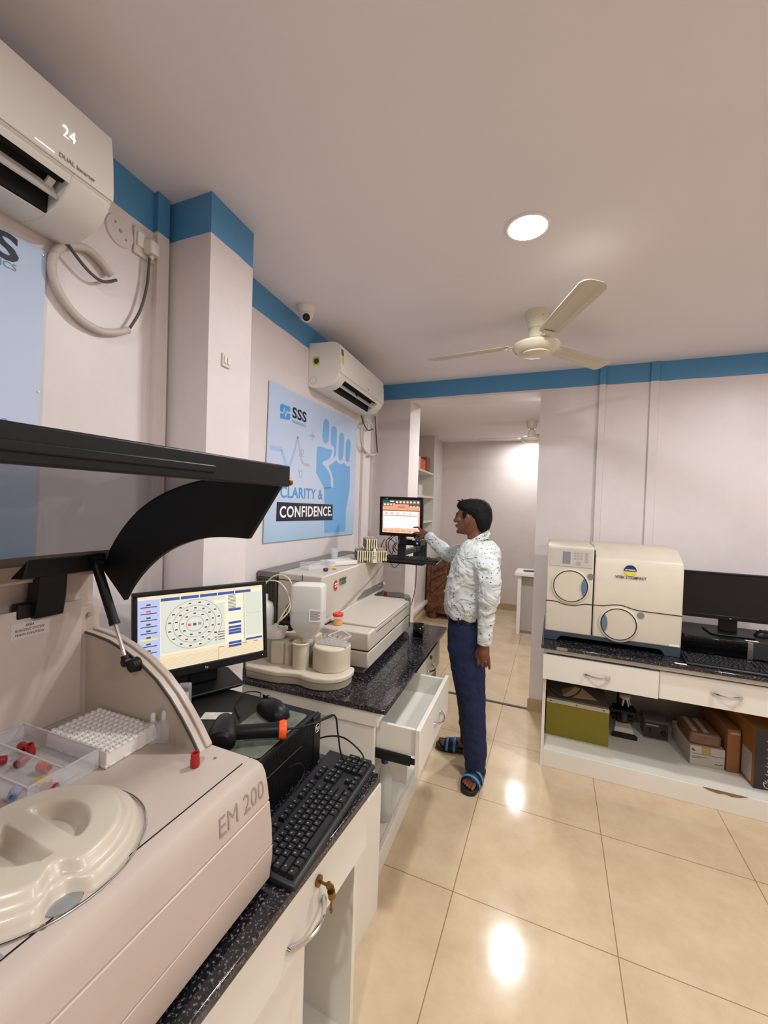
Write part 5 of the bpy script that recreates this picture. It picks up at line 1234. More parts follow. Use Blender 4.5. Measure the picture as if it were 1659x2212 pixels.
for k in range(3):
    a = rad(-120+90*k*.7); MB().cyl((.018*cos(a), .018*sin(a), .25), (.034*cos(a), .034*sin(a), .205), .009, .006, n=14).build('objective', STEEL, mi)
MB().lathe([(.032, .275), (.036, .30), (.034, .33), (.02, .335)], (0, .03, 0), n=24).build('head', BLACKM, mi)
for s_ in (-1, 1):
    MB().cyl((s_*.024, .0, .325), (s_*.028, -.075, .375), .015, .013, n=18).build('eyepiece', BLACKM, mi)
    MB().cyl((s_*.035, .08, .085), (s_*.062, .08, .085), .020, n=22).build('focus_knob', BLACKM, mi)
    MB().cyl((s_*.06, .01, .172), (s_*.085, .01, .145), .012, n=16).build('stage_knob', BLACKM, mi)
pb = thing('power_supply', 'small dark instrument box with a knob beside the microscope', 'instrument box', (.665, 3.155, ZS))
MB().box(-.067, .067, .004, .14, 0, .120).build('case', mat('grey_case2', '#6c675f', .55), pb, bevel=.004)
MB().box(-.065, .065, 0, .004, .010, .110).build('face', mat('face_dark', '#2e2b2a', .5), pb)
MB().box(-.06, .012, -.001, 0, .088, .098).build('nameplate', mat('plate_pale', '#9a9388', .5), pb)
MB().cyl((.040, 0, .055), (.040, -.014, .055), .014, n=22).build('knob', BLACKM, pb)
MB().box(-.04, -.028, -.005, 0, .045, .075).build('rocker', BLACKM, pb)
kn = MB(); kn.loft([ringf((0, 0, z_), w_, w_*.8, (0, 0, 1)) for z_, w_ in ((0, .030), (.012, .028), (.025, .018), (.032, .006))]); kn = kn.build('rubber_foot', BLACKM, None); kn.location = (.655, 3.21, ZS+.1205); tag(kn, 'black rubber lump lying on the small instrument box', 'rubber part')
def carton(name, label, loc, rz, w_, d_, h_, m_, bev=.004, cat='carton'):
    t = thing(name, label, cat, loc, rz); MB().box(0, w_, 0, d_, 0, h_).build('box', m_, t, bevel=bev); return t
c1 = carton('carton', 'white printed carton with brown tape at the bottom of the small stack', (.795, 2.945, ZS), 5, .172, .30, .115, mat('white_carton', '#aea69c', .7, mottle=.08), .002)
MB().box(.058, .103, -.0012, 0, .070, .115).build('tape', mat('brown_tape', '#a5824f', .4), c1)
MB().prism([(.010, .085), (.026, .085), (.026, .089), (.016, .092), (.015, .102), (.010, .098)], -.0012, 0, 'y').build('arrow_mark', INK, c1)
lp = MB(); [lp.box(.010, w2, -.0008, 0, z2, z2+.0025) for w2, z2 in ((.085, .052), (.05, .044), (.165, .068))]; lp.box(.125, .165, -.0008, 0, .022, .026); lp.build('print_lines', mat('print_dark_grey', '#4a4a4c', .6), c1)
c2 = carton('carton', 'small brown taped parcel on top of the white carton', (.792, 2.955, ZS+.1165), 4, .160, .22, .072, mat('taped_parcel', '#6e4f3c', .35, mottle=.25, mscale=18, bump=.5, bscale=40), .014)
for x in (.02, .075): MB().box(x, x+.028, .02, .20, .0715, .0728).build('glossy_tape', mat('clear_tape', '#a8988a', .15), c2)
c3 = carton('carton', 'tall brown carton between the taped parcel and the black printed box', (.972, 2.952, ZS), 5, .064, .36, .25, CARD)
MB().box(.012, .06, -.0008, 0, .222, .232).build('tape', mat('clear_tape', '#a8988a', .15), c3)
c4 = thing('carton', 'orange-sided black printed carton at the right end of the open shelf', 'carton', (1.054, 2.84, ZS), 5)
mb = MB(); mb.m = 0; mb.box(0, .24, .0, .40, 0, .33); mb.build('box', mat('carton_orange', '#8f5a22', .7, mottle=.12), c4, bevel=.003)
ff = MB().box(.001, .24, -.0015, 0, .001, .33).build('printed_face', mat('carton_black', '#2d2b2d', .6), c4)
MB().box(-.0012, 0, .02, .12, .02, .18).build('side_label_or_shadow', mat('label_grey', '#a39c96', .7), c4)
PR = mat('carton_white_print', '#b7b0a8', .6)
for k in range(5):
    z_ = .285-k*.045; g = MB()
    g.lathe([(.0065, -.0022), (.0095, -.0022)], (.068, 0, z_), n=20, axis='y', cap=False); 
    g.box(.064, .072, -.0022, -.0018, z_-.003, z_+.003); g.box(.050, .088, -.0022, -.0018, z_-.018, z_-.0155); g.box(.056, .082, -.0022, -.0018, z_-.0235, z_-.0215)
    g.build('icon_print', PR, ff)
g = MB()
for k in range(7): a = rad(20+k*23); g.tube([(.075+.020*cos(a), -.0022, .03+.018*sin(a)), (.075+.034*cos(a), -.0022, .03+.032*sin(a))], .0028, n=6, sub=1)
g.tube([(.045, -.0022, .038), (.052, -.0022, .018), (.075, -.0022, .010), (.098, -.0022, .018), (.105, -.0022, .038)], .003, n=6); g.build('emblem_print', PR, ff)
MB().prism(arc(.075, .028, .014, 0, 180, 12), -.0025, -.0018, 'y').build('emblem_bowl', mat('emblem_amber', '#9a6a2a', .6), ff)

# ================================================================== BACK ROOM
sh = wthing('wall_shelf_unit', 'white built-in shelves in the back room niche', 'shelves', 4.15, 1.08)
for z_ in (2.045, 1.705, 1.358):
    MB().box(-.42, .012, 0, 1.805, z_-1.08-.013, z_-1.08+.013).build('shelf', WHITE_LAM, sh, bevel=.002)
MB().box(-.42, .012, 1.79, 1.805, .0, 1.0).build('side_panel', WHITE_LAM, sh)
MB().box(-.42, .03, 0, 1.805, .0, .02).build('bottom_board', WHITE_LAM, sh)
def shelfbox(name, label, y, zs, off, w_, d_, h_, m_, cat='box', bev=.003, grp=None):
    t = wthing(name, label, cat, y, zs, grp, off)
    MB().box(-d_, 0, 0, w_, 0, h_).build('box', m_, t, bevel=bev); return t
z3 = 2.059
shelfbox('carton', 'tall brown carton at the left end of the top back room shelf', 4.60, z3, -.01, .20, .22, .23, CARD)
w1 = shelfbox('carton', 'white box with small print on the top back room shelf', 4.87, z3, -.01, .28, .20, .16, mat('white_carton2', '#d8d2cc', .6))
text('box_print', 'BLF', .035, INK, w1, (.0008, .16, .08), RX)
shelfbox('carton', 'open brown carton standing behind the orange box on the top shelf', 5.08, z3, -.225, .36, .18, .27, CARD)
o1 = shelfbox('carton', 'orange-red box on the top back room shelf', 5.20, z3, -.01, .24, .18, .145, mat('orange_red_box', '#d8503c', .5))
shelfbox('carton', 'narrow brown carton at the right end of the top back room shelf', 5.50, z3, -.01, .22, .20, .20, CARD)
z2_ = 1.719
bg = wthing('plastic_bag', 'crumpled clear and dark plastic bag on the middle back room shelf', 'bag', 4.80, z2_, None, -.02)
mb = MB(); rings = []
for k in range(7):
    t_ = k/6; r_ = .12*(1-.5*abs(t_-.35)); rings.append([(-.12+.10*cos(2*pi*i/18)*(.8+.25*sin(3*i+k*2)), .18+1.5*r_*sin(2*pi*i/18)*(.9+.15*cos(5*i+k)), .002+.13*t_) for i in range(18)])
mb.loft(rings); mb.build('bag', mat('crumpled_bag', '#6a665f', .12, mottle=.6, mscale=25), bg, ang=8)
shelfbox('carton', 'white box beside the crumpled bag on the middle back room shelf', 5.14, z2_, -.02, .20, .20, .14, mat('white_carton2', '#d8d2cc', .6))
w2_ = shelfbox('carton', 'white box with small black print on the lower back room shelf', 5.0, 1.372, -.01, .26, .22, .17, mat('white_carton2', '#d8d2cc', .6))
text('box_print', 'BLF', .035, INK, w2_, (.0008, .17, .08), RX)
rt = wthing('red_tray', 'orange-red plastic tray on the bottom board of the back room shelves', 'tray', 4.62, 1.1005, None, .02)
MB().box(-.20, 0, 0, .34, 0, .03).build('tray', mat('tray_red', '#e0441f', .35), rt, bevel=.006)
MB().box(-.19, -.01, .01, .30, .03, .075).build('clear_lid', mat('pink_clear', '#e0b8a8', .15, alpha=.4), rt, bevel=.006)
def wood():
    m = bpy.data.materials.new('sheesham_wood'); m.use_nodes = True; nt = m.node_tree; b = nt.nodes['Principled BSDF']
    tc = nt.nodes.new('ShaderNodeTexCoord'); n = nt.nodes.new('ShaderNodeTexNoise'); n.inputs['Scale'].default_value = 14; n.inputs['Detail'].default_value = 8; n.inputs['Distortion'].default_value = 1.2
    nt.links.new(tc.outputs['Object'], n.inputs['Vector']); r = nt.nodes.new('ShaderNodeValToRGB')
    r.color_ramp.elements[0].position = .35; r.color_ramp.elements[0].color = (*hexc('#3e2310'), 1); r.color_ramp.elements[1].position = .65; r.color_ramp.elements[1].color = (*hexc('#7a4a26'), 1)
    nt.links.new(n.outputs['Fac'], r.inputs[0]); nt.links.new(r.outputs[0], b.inputs['Base Color']); b.inputs['Roughness'].default_value = .6; return m
WD = wood()
sf = thing('wooden_bench', 'dark wooden bench with a slanting armrest against the back room wall', 'bench', (-1.635, 5.60, 0), 0)
ep = MB(); ep.prism([(0, .085), (0, .74), (.015, .77), (.10, .82), (.24, .875), (.275, .84), (.28, .56), (.34, .58), (.42, .60), (.78, .62), (.78, .085)], 0, .05, 'y'); ep.build('end_panel', WD, sf, bevel=.006)
gv = MB()
for a, b in (((.05, .33), (.28, .56)), ((.06, .53), (.275, .66)), ((.06, .63), (.275, .76))): gv.tube([(a[0], -.001, a[1]), (b[0], -.001, b[1])], .004, n=6, sub=1)
gv.build('groove', DARK, sf)
MB().box(.055, .062, -.001, .003, .30, .78).build('groove', DARK, sf)
MB().box(0, .10, .05, 1.0, .085, .80).build('backrest', WD, sf, bevel=.004); MB().box(.10, .78, .05, 1.0, .30, .42).build('seat', WD, sf, bevel=.004)
for x in (.06, .66): MB().box(x, x+.09, 0, .09, 0, .086).build('leg', WD, sf)
for x in (.06, .66): MB().box(x, x+.09, .91, 1.0, 0, .086).build('leg', WD, sf)
dk_ = thing('desk', 'plain white desk half hidden by the opening in the back room', 'desk', (-.43, 5.40, 0), 0)
MB().prism([(-.005, 0), (.75, 0), (.75, .55), (.0, .40)], .745, .785, 'z').build('desk_top', OFFW, dk_, bevel=.002)
MB().box(.03, .075, .03, .37, 0, .745).build('leg_panel', OFFW, dk_, bevel=.002)
MB().box(.69, .74, .03, .5, 0, .745).build('leg_panel', OFFW, dk_)
MB().box(.075, .69, .10, .118, .04, .745).build('modesty_panel', mat('desk_panel', '#aaa59e', .6), dk_)
ca = thing('calculator', 'grey calculator on the white desk in the back room', 'calculator', (-.33, 5.52, .7855), 12)
MB().box(0, .13, 0, .085, 0, .012).build('body', DGREY, ca, bevel=.003)
kk = MB(); [kk.box(.01+i*.02, .024+i*.02, .01+j*.017, .022+j*.017, .012, .015) for i in range(6) for j in range(4)]; kk.build('keys', GREY, ca)
sw_ = wthing('power_socket', 'small white object on the white desk beside the calculator', 'phone', 5.0, 0) if False else None
cp_ = thing('desk_phone', 'small white handset on the white desk beside the calculator', 'phone', (-.175, 5.56, .7855), 30)
MB().hexa([(0, 0, 0), (.05, 0, 0), (.05, .12, 0), (0, .12, 0)], [(.005, .005, .03), (.045, .005, .03), (.045, .115, .05), (.005, .115, .05)]).build('body', OFFW, cp_, bevel=.006)
# ================================================================== THE MAN
OX, OY = -.42, 2.47
man = thing('person', 'man in dotted white shirt and navy trousers, one hand touching the square monitor', 'person', (OX, OY, 0))
def P3(x, y, z): return Vector((x-OX, y-OY, z))
def sring(xf, xb, yc, hy, z, n=28, e=2.0, tiltx=0.0):
    """horizontal ring, superellipse"""
    cx_, rx = (xf+xb)/2, (xb-xf)/2; r = []
    for i in range(n):
        a = 2*pi*i/n; c, s = cos(a), sin(a)
        px = cx_+rx*math.copysign(abs(c)**(2/e), c); py = yc+hy*math.copysign(abs(s)**(2/e), s)
        r.append((px-OX, py-OY, z+tiltx*(px-cx_)))
    return r
def limb(mb, pts, n=16):
    """pts: list of (Vector, radius) ; rings perpendicular to the path, rounded ends"""
    q = []; m = len(pts)
    for i in range(m-1):
        p0, r0_ = pts[max(i-1, 0)]; p1, r1_ = pts[i]; p2, r2_ = pts[i+1]; p3, r3_ = pts[min(i+2, m-1)]
        for k in range(4):
            t = k/4
            q.append((0.5*((2*p1)+(-p0+p2)*t+(2*p0-5*p1+4*p2-p3)*t*t+(-p0+3*p1-3*p2+p3)*t**3), r1_+(r2_-r1_)*t))
    q.append(pts[-1])
    rings = []; prev = None
    for i, (p, r) in enumerate(q):
        d = (q[min(i+1, len(q)-1)][0]-q[max(i-1, 0)][0]).normalized()
        a = d.orthogonal().normalized() if prev is None else (prev-d*prev.dot(d)).normalized()
        prev = a; b = d.cross(a)
        if i == 0: rings.append([tuple(p-d*r*.8+.35*r*(cos(2*pi*j/n)*a+sin(2*pi*j/n)*b)) for j in range(n)]); rings.append([tuple(p-d*r*.45+.8*r*(cos(2*pi*j/n)*a+sin(2*pi*j/n)*b)) for j in range(n)])
        rings.append([tuple(p+r*(cos(2*pi*j/n)*a+sin(2*pi*j/n)*b)) for j in range(n)])
        if i == len(q)-1: rings.append([tuple(p+d*r*.45+.8*r*(cos(2*pi*j/n)*a+sin(2*pi*j/n)*b)) for j in range(n)]); rings.append([tuple(p+d*r*.8+.35*r*(cos(2*pi*j/n)*a+sin(2*pi*j/n)*b)) for j in range(n)])
    mb.loft(rings)
def organic(mb, name, m, parent, vox, smooth=6, disp=None):
    o = mb.build(name, m, parent, fix=True, ang=180)
    r = o.modifiers.new('remesh', 'REMESH'); r.mode = 'VOXEL'; r.voxel_size = vox; r.use_smooth_shade = True
    s = o.modifiers.new('smooth', 'SMOOTH'); s.factor = .5; s.iterations = smooth
    if disp:
        tx = bpy.data.textures.new(name+'_folds', 'CLOUDS'); tx.noise_scale = disp[1]; tx.noise_depth = 2
        d = o.modifiers.new('folds', 'DISPLACE'); d.texture = tx; d.strength = disp[0]; d.mid_level = .5; d.texture_coords = 'LOCAL'
    return o
SKIN = mat('brown_skin', '#70452f', .45, mottle=.08, mscale=40, sss=.1)
YC = 2.47
# ---- body: one continuous surface
b = MB()
hd_ = [(1.622, -.485, -.40, .035), (1.612, -.508, -.378, .053), (1.59, -.527, -.360, .068), (1.565, -.538, -.352, .0755), (1.54, -.541, -.350, .0775), (1.52, -.538, -.351, .077), (1.50, -.539, -.355, .075), (1.475, -.540, -.366, .070), (1.455, -.538, -.382, .063), (1.438, -.531, -.402, .052), (1.426, -.517, -.425, .036)]
HY = YC+.0
b.loft([sring(f, k, HY, w_, z, e=2.15) for z, f, k, w_ in hd_])
limb(b, [(P3(-.432, HY, 1.50), .058), (P3(-.425, HY, 1.44), .056), (P3(-.415, HY, 1.39), .060), (P3(-.40, HY, 1.35), .072)])
b.ball(P3(-.552, HY, 1.507), (.0155, .0145, .0135)); b.ball(P3(-.545, HY, 1.522), (.012, .0095, .022)); b.ball(P3(-.541, HY, 1.548), (.012, .030, .009))
for s_ in (-1, 1):
    b.ball(P3(-.546, HY+s_*.011, 1.503), (.010, .008, .008))       # nostril wings
    b.ball(P3(-.520, HY+s_*.045, 1.512), (.020, .020, .018))       # cheekbone
    e_ = b.ball(P3(-.468, HY+s_*.079, 1.515), (.015, .0075, .020)); b.ball(P3(-.474, HY+s_*.076, 1.495), (.010, .007, .015))   # ear
    b.tube([P3(-.462, HY+s_*.086, 1.494), P3(-.453, HY+s_*.088, 1.512), P3(-.460, HY+s_*.087, 1.532), P3(-.476, HY+s_*.084, 1.533)], .0042, n=8)
b.ball(P3(-.5435, HY, 1.480), (.009, .022, .006)); b.ball(P3(-.542, HY, 1.470), (.009, .020, .0065)); b.ball(P3(-.533, HY, 1.440), (.014, .022, .013))
# torso, arms, legs under the clothes
b.loft([sring(f, k, YC, w_, z, e=2.3) for z, f, k, w_ in ((.88, -.545, -.355, .14), (1.0, -.56, -.345, .145), (1.15, -.55, -.33, .15), (1.28, -.51, -.33, .135), (1.34, -.48, -.34, .11), (1.385, -.46, -.36, .07))])
LS, LE, LW = P3(-.365, 2.335, 1.325), P3(-.315, 2.285, 1.10), P3(-.328, 2.292, .862)
limb(b, [(LS+Vector((.0, .02, -.02)), .038), (LE, .036), ((LE+LW)/2, .033), (LW, .026), (LW+Vector((.0, 0, -.03)), .026)])
RS, RE, RW_ = P3(-.44, 2.61, 1.325), P3(-.655, 2.735, 1.262), P3(-.818, 2.826, 1.366)
RD_ = (RW_-RE).normalized()
limb(b, [(RS+Vector((-.02, -.02, -.01)), .038), (RE, .036), ((RE+RW_)/2, .033), (RW_, .025), (RW_+RD_*.03, .026)])
limb(b, [(P3(-.455, 2.40, .88), .085), (P3(-.41, 2.40, .49), .052), (P3(-.385, 2.41, .30), .045), (P3(-.372, 2.435, .10), .034), (P3(-.370, 2.445, .055), .034)])
limb(b, [(P3(-.47, 2.56, .88), .085), (P3(-.49, 2.61, .49), .052), (P3(-.455, 2.635, .30), .045), (P3(-.445, 2.655, .10), .034), (P3(-.442, 2.655, .055), .034)])
# left hand, hanging: back of the hand to the camera, fingers curled under, little finger straighter
h0 = LW+Vector((0, -.002, -.035))
limb(b, [(LW+Vector((0, 0, -.01)), .024), (h0, .027), (h0+Vector((-.002, -.002, -.03)), .031), (h0+Vector((-.004, 0, -.055)), .028)], n=16)
for k, (dx, bend, ln) in enumerate(((-.031, .8, .85), (-.011, 1.0, 1.0), (.009, .95, .95), (.027, .35, .85))):   # index, middle, ring, little
    k0 = h0+Vector((dx*.9, -.004, -.058)); v1 = Vector((dx*.12, .004+.004*bend, -.030*ln)); k1 = k0+v1
    k2 = k1+Vector((dx*.05, .016*bend, -.022*ln)); k3 = k2+Vector((0, .014*bend, -.012*ln if bend > .5 else -.020*ln))
    limb(b, [(k0+Vector((-dx*.3, 0, .030)), .0095), (k0, .0095), (k1, .0086), (k2, .0080), (k3, .0068)], n=10)
    if k == 2: RINGP = (k0+(k1-k0)*.45, (k1-k0).normalized())
t0 = h0+Vector((-.024, .008, -.012)); limb(b, [(t0, .012), (t0+Vector((-.016, .008, -.026)), .0105), (t0+Vector((-.018, .012, -.050)), .0095), (t0+Vector((-.010, .016, -.070)), .0075)], n=10)
# right hand: index and middle reaching at the screen, the rest bent down, thumb below
r0_ = RW_+RD_*.03
pd = Vector((-.80, .42, -.02)).normalized(); side = Vector((.0, .35, -.93)).normalized(); up_ = pd.cross(side).normalized()
limb(b, [(RW_+RD_*.01, .0235), (r0_, .026), (r0_+pd*.030, .030), (r0_+pd*.052, .029)], n=16)
kn0 = r0_+pd*.058+Vector((0, 0, .004))
def finger(base, dirs, lens, r_=.0082):
    pts = [(base-pd*.028, r_*1.1), (base, r_*1.08)]; p = base
    for k, (d, l) in enumerate(zip(dirs, lens)):
        p = p+Vector(d).normalized()*l; pts.append((p, r_*(1-.1*(k+1))))
    limb(b, pts, n=10); return p
finger(kn0+Vector((.006, -.006, .024)), [(-.72, .35, .45), (-.92, .38, .0), (-.92, .35, -.12)], (.040, .024, .020))
finger(kn0+Vector((-.004, .000, .006)), [(-.90, .38, -.05), (-.84, .38, -.30), (-.80, .32, -.40)], (.042, .028, .022))
finger(kn0+Vector((-.004, .006, -.010)), [(-.86, .35, -.35), (-.30, .25, -.9), (-.10, .15, -.95)], (.036, .026, .018))
finger(kn0+Vector((.006, .010, -.022)), [(-.80, .30, -.50), (-.15, .15, -.95), (.15, .1, -.9)], (.028, .020, .015), .0072)
finger(r0_+pd*.012+Vector((.0, -.022, -.010)), [(-.80, .10, -.45), (-.92, .25, -.25), (-.9, .3, -.1)], (.030, .028, .022), .0098)
# feet with toes
def foot(heel, toe, w_, big_side):
    heel, toe = P3(*heel), P3(*toe); d = (toe-heel); Lf = d.length; d.normalize(); n_ = Vector((-d.y, d.x, 0))*big_side
    rings = []
    for t, hw, h_, z0_ in ((-.02, .018, .03, .034), (.05, .030, .050, .028), (.2, .033, .066, .028), (.38, .034, .062, .028), (.55, .039, .046, .028), (.72, .044, .034, .028), (.80, .040, .026, .028)):
        c = heel+d*Lf*t; rings.append([tuple(c+n_*hw*cos(a)+Vector((0, 0, z0_+h_*.5+h_*.5*sin(a)))) for a in [2*pi*i/18 for i in range(18)]])
    b.loft(rings)
    for k in range(5):
        off = (.030, .011, -.005, -.020, -.033)[k]; ext = (1.0, .99, .965, .93, .885)[k]; r_ = (.0110, .0070, .0066, .0064, .0062)[k]
        limb(b, [(heel+d*Lf*.74+n_*off*.95+Vector((0, 0, .040)), r_*1.05), (heel+d*Lf*(ext-.06)+n_*off+Vector((0, 0, .040)), r_), (heel+d*Lf*ext+n_*off+Vector((0, 0, .036)), r_*.9)], n=10)
    return heel, toe, d, n_, Lf
fN = foot((-.352, 2.500, 0), (-.393, 2.278, 0), .05, 1)       # near foot; big toe on the image left
fF = foot((-.425, 2.668, 0), (-.648, 2.640, 0), .05, -1)
body = organic(b, 'body', SKIN, man, .0034, 3)

# ---- face details
FE = mat('eye_white', '#d8d0c8', .2); FD = mat('eye_dark', '#120c0a', .15)
for s_ in (-1, 1):
    e = MB().ball(P3(-.5215, HY+s_*.034, 1.529), (.0105, .0115, .0060)).build('eye', FE, man)
    MB().ball(P3(-.5295, HY+s_*.034, 1.529), (.0035, .0052, .0055)).build('iris', FD, e)
    MB().tube([P3(-.5465, HY+s_*.014, 1.549), P3(-.5435, HY+s_*.030, 1.552), P3(-.530, HY+s_*.052, 1.548)], .0026, n=8).build('eyebrow', FD, man)
LIP = mat('lips', '#4a2520', .45)
lp_ = MB(); lp_.ball(P3(-.5475, HY, 1.4795), (.0065, .019, .0040)); lp_.build('upper_lip', LIP, man); MB().ball(P3(-.5465, HY, 1.4715), (.0065, .017, .0042)).build('lower_lip', LIP, man)
# ---- hair
HAIR = mat('black_hair', '#080707', .75, spec=.25, bump=.8, bscale=220)
hr_ = MB()
hl = [(1.640, -.468, -.412, .030), (1.632, -.512, -.383, .052), (1.615, -.540, -.362, .066), (1.597, -.5475, -.350, .076), (1.585, -.543, -.344, .081), (1.572, -.528, -.341, .083), (1.556, -.512, -.339, .0835), (1.541, -.484, -.338, .083), (1.522, -.452, -.339, .083), (1.500, -.440, -.342, .081), (1.478, -.428, -.348, .075), (1.460, -.415, -.356, .066), (1.448, -.40, -.368, .052)]
hr_.loft([sring(f, k, HY, w_, z, e=2.45) for z, f, k, w_ in hl])
for s_ in (-1, 1): hr_.hexa([P3(-.492, HY+s_*.068, 1.520), P3(-.486, HY+s_*.068, 1.518), P3(-.486, HY+s_*.0795, 1.518), P3(-.492, HY+s_*.0790, 1.520)], [P3(-.500, HY+s_*.070, 1.56), P3(-.47, HY+s_*.070, 1.56), P3(-.47, HY+s_*.082, 1.56), P3(-.500, HY+s_*.080, 1.56)])
for i in range(12):
    a = random.uniform(-1.2, 1.2); zt = random.uniform(1.60, 1.622); xx = random.uniform(-.52, -.36)
    p = P3(xx, HY+.06*sin(a), zt); hr_.tube([p, p+Vector((-.010+random.uniform(-.008, .008), random.uniform(-.01, .01), .014)), p+Vector((-.020, random.uniform(-.01, .01), .015))], .0042, n=6)
organic(hr_, 'hair', HAIR, man, .0034, 2, disp=(.005, .02))

# ---- shirt
def shirt_mat():
    m = bpy.data.materials.new('dotted_shirt'); m.use_nodes = True; nt = m.node_tree; b_ = nt.nodes['Principled BSDF']
    tc = nt.nodes.new('ShaderNodeTexCoord'); v = nt.nodes.new('ShaderNodeTexVoronoi'); v.inputs['Scale'].default_value = 42; v.inputs['Randomness'].default_value = .3
    nt.links.new(tc.outputs['Object'], v.inputs['Vector'])
    lt = nt.nodes.new('ShaderNodeMath'); lt.operation = 'LESS_THAN'; lt.inputs[1].default_value = .17; nt.links.new(v.outputs['Distance'], lt.inputs[0])
    mx = nt.nodes.new('ShaderNodeMix'); mx.data_type = 'RGBA'; mx.inputs['A'].default_value = (*hexc('#c6cbc9'), 1); mx.inputs['B'].default_value = (*hexc('#4c4c52'), 1)
    nt.links.new(lt.outputs[0], mx.inputs['Factor']); nt.links.new(mx.outputs['Result'], b_.inputs['Base Color'])
    b_.inputs['Roughness'].default_value = .85
    mp_ = nt.nodes.new('ShaderNodeMapping'); mp_.inputs['Scale'].default_value = (1.0, 1.0, 1.5); mp_.inputs['Rotation'].default_value = (.5, .6, .3); nt.links.new(tc.outputs['Object'], mp_.inputs['Vector'])
    n = nt.nodes.new('ShaderNodeTexNoise'); n.inputs['Scale'].default_value = 7; n.inputs['Detail'].default_value = 2; n.inputs['Distortion'].default_value = 1.8; nt.links.new(mp_.outputs[0], n.inputs['Vector'])
    bp = nt.nodes.new('ShaderNodeBump'); bp.inputs['Strength'].default_value = .9; bp.inputs['Distance'].default_value = .035; nt.links.new(n.outputs['Fac'], bp.inputs['Height']); nt.links.new(bp.outputs[0], b_.inputs['Normal'])
    return m
SHIRT = shirt_mat()
s = MB()
s.loft([sring(f, k, YC, w_, z, e=2.35, n=36) for z, f, k, w_ in ((.934, -.562, -.350, .150), (.950, -.580, -.338, .160), (.985, -.594, -.330, .168), (1.035, -.597, -.322, .172), (1.10, -.588, -.315, .174), (1.18, -.572, -.298, .176), (1.26, -.552, -.280, .178), (1.31, -.536, -.278, .176), (1.345, -.515, -.290, .160), (1.372, -.495, -.315, .135), (1.388, -.480, -.330, .10), (1.398, -.470, -.345, .075))])
limb(s, [(P3(-.395, 2.37, 1.315), .066), (P3(-.330, 2.310, 1.25), .069), (P3(-.314, 2.287, 1.14), .063), (P3(-.314, 2.284, 1.078), .060)], n=24)
limb(s, [(P3(-.312, 2.286, 1.10), .050), (P3(-.322, 2.289, .99), .046), (P3(-.326, 2.291, .91), .040), (P3(-.327, 2.292, .862), .038)], n=24)
limb(s, [(P3(-.43, 2.58, 1.318), .066), (P3(-.53, 2.66, 1.298), .062), (RE+Vector((.01, 0, .004)), .054), ((RE+RW_)/2, .045), (RW_-RD_*.02, .037), (RW_-RD_*.005, .036)], n=24)
shirt = organic(s, 'shirt', SHIRT, man, .0055, 4, disp=(.020, .075))
def cuff(a, d, r_, L_):
    m_ = MB(); m_.cyl(a, a+d*L_, r_, r_*.97, n=30, caps=False); m_.cyl(a+d*L_, a, r_*.90, r_*.92, n=30, caps=False); m_.cyl(a+d*L_, a+d*(L_+.0005), r_*.97, r_*.90, n=30, caps=False)
    o = m_.build('cuff', SHIRT, shirt); return o
ld_ = Vector((-.02, 0, -1)).normalized(); cuff(P3(-.327, 2.292, .905), ld_, .0405, .062); cuff(RW_-RD_*.05, RD_, .0395, .058)
# collar: stand and two wings
cl = MB(); n = 28; r1, r2, r3 = [], [], []
for i in range(n+1):
    a = rad(198)+rad(324)*i/n; c_, s_ = cos(a), sin(a)
    open_ = 0
    fr_ = 1 if (i < 5 or i > n-5) else 0; r1.append(P3(-.418+.066*c_*1.05, HY+.064*s_, 1.388+.030*c_)); r2.append(P3(-.422+.062*c_*1.08, HY+.060*s_, 1.412+.044*c_)); r3.append(P3(-.424+(.084+.006*fr_)*c_*1.04, HY+.080*s_, 1.374+.044*c_-.022*fr_))
vs_ = r1+r2+r3; m_ = n+1; fs = [(i, i+1, m_+i+1, m_+i) for i in range(n)]+[(m_+i, m_+i+1, 2*m_+i+1, 2*m_+i) for i in range(n)]
cl.add([tuple(v) for v in vs_], fs)
o = cl.build('collar', SHIRT, shirt, ang=70); sd = o.modifiers.new('thick', 'SOLIDIFY'); sd.thickness = .003
pk = MB(); pk.tube([P3(-.489, HY, 1.385), P3(-.545, HY, 1.29), P3(-.578, HY, 1.18), P3(-.600, HY, 1.06), P3(-.598, HY, .97)], .0045, n=8); pk.build('placket', SHIRT, shirt)
for z_, x_ in ((1.33, -.531), (1.25, -.563), (1.16, -.588), (1.07, -.604), (.99, -.604)): MB().cyl(P3(x_, HY, z_), P3(x_-.004, HY, z_), .005, n=14).build('button', PAPER, shirt)

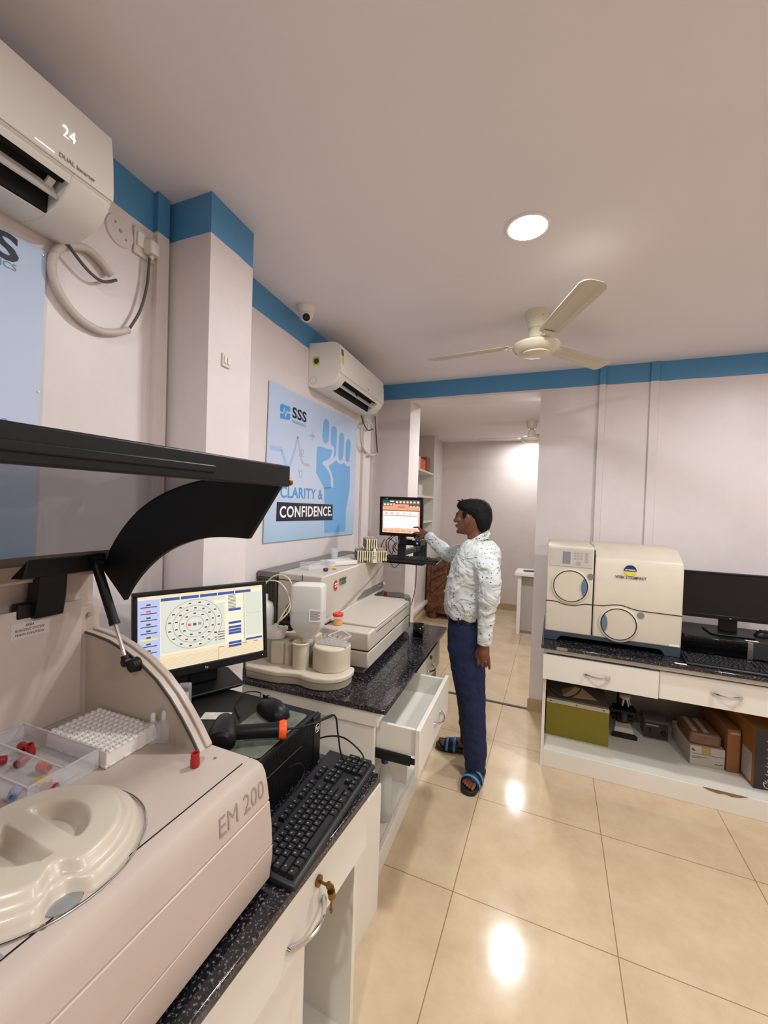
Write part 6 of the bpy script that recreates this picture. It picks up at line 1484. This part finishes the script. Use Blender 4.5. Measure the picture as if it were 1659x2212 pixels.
# ---- trousers, belt
TR = mat('navy_cloth', '#141e42', .85, mottle=.12, mscale=14, bump=.4, bscale=18)
t_ = MB()
t_.loft([sring(f, k, YC, w_, z, e=2.3, n=30) for z, f, k, w_ in ((.955, -.562, -.352, .150), (.92, -.565, -.343, .156), (.87, -.568, -.332, .162), (.81, -.565, -.330, .160), (.77, -.555, -.335, .150))])
def leg(pts):
    t_.loft([sring(x-rx, x+rx, y, ry, z, e=2.15, n=24) for x, y, z, rx, ry in pts])
leg([(-.452, 2.405, .90, .108, .090), (-.446, 2.400, .76, .112, .090), (-.434, 2.398, .66, .100, .084), (-.412, 2.398, .52, .084, .075), (-.396, 2.402, .40, .074, .068), (-.386, 2.41, .27, .069, .064), (-.378, 2.418, .16, .067, .064), (-.376, 2.424, .085, .060, .062), (-.376, 2.424, .052, .054, .060)])
leg([(-.462, 2.555, .90, .106, .090), (-.466, 2.57, .76, .108, .088), (-.476, 2.59, .66, .098, .082), (-.484, 2.61, .52, .084, .074), (-.474, 2.625, .40, .072, .067), (-.460, 2.636, .27, .065, .062), (-.452, 2.645, .16, .062, .060), (-.450, 2.650, .075, .056, .058)])
trs = organic(t_, 'trousers', TR, man, .006, 3, disp=(.014, .07))
bl = MB(); bl.loft([sring(-.569, -.345, YC, .157, .925, e=2.3, n=40), sring(-.571, -.343, YC, .159, .930, e=2.3, n=40), sring(-.571, -.343, YC, .159, .962, e=2.3, n=40), sring(-.569, -.345, YC, .157, .966, e=2.3, n=40)])
belt = bl.build('belt', mat('belt_leather', '#0d0d12', .35), man, ang=50)
MB().box(-.004, 0, -.022, .022, -.018, .018).build('buckle', STEEL, belt, loc=tuple(P3(-.570, YC, .945)))
for a in (2.2, 4.0, 4.7, 5.4):
    p = sring(-.573, -.341, YC, .161, .945, e=2.3, n=40)[int(a/6.283*40)]; MB().box(p[0]-.005, p[0]+.005, p[1]-.005, p[1]+.005, .922, .9625).build('belt_loop', TR, trs)
rp, rd_ = RINGP; MB().cyl(rp-rd_*.003, rp+rd_*.003, .0102, n=24).build('finger_ring', CHROME, man)
# ---- sandals
SB = mat('sandal_rubber', '#16161a', .5); SBL = mat('sandal_blue', '#3d86c4', .5)
for nm, (heel, toe, d, n_, Lf) in (('near', fN), ('far', fF)):
    c0_ = heel-d*.015; Ls = Lf+.035
    pts = []
    for t, wl_, wr_ in ((0, .018, .018), (.04, .032, .032), (.2, .037, .037), (.45, .038, .036), (.7, .049, .047), (.85, .052, .046), (.95, .042, .034), (1.0, .018, .014)): pts.append((t, wl_, wr_))
    out = [tuple((c0_+d*Ls*t+n_*a_).xy) for t, a_, b_ in pts]+[tuple((c0_+d*Ls*t-n_*b_).xy) for t, a_, b_ in pts[::-1]]
    so = MB(); so.prism(chaikin(out, 2, True), .002, .028, 'z'); so = so.build('sandal', SB, man, bevel=.005, seg=3, ang=50)
    def stripv(t0_, t1_, lift, nm_, m_):
        q = MB(); N = 16; A, B_ = [], []
        for t in (t0_, t1_):
            row = []
            for i in range(N+1):
                a = pi*i/N; hw = .050+lift; hh = (.068-.020*(t-.45)/.35)+lift
                row.append(tuple(c0_+d*Ls*t+n_*hw*cos(a)*1.0+Vector((0, 0, .014+hh*sin(a)**.75))))
            A.append(row)
        q.add(A[0]+A[1], [(i, i+1, N+2+i, N+1+i) for i in range(N)]); o = q.build(nm_, m_, so, ang=70); sd = o.modifiers.new('thick', 'SOLIDIFY'); sd.thickness = .003; sd.offset = 1; return o
    stripv(.44, .78, 0, 'strap', SB); stripv(.50, .56, .0035, 'blue_stripe', SBL); stripv(.68, .74, .0035, 'blue_stripe', SBL)
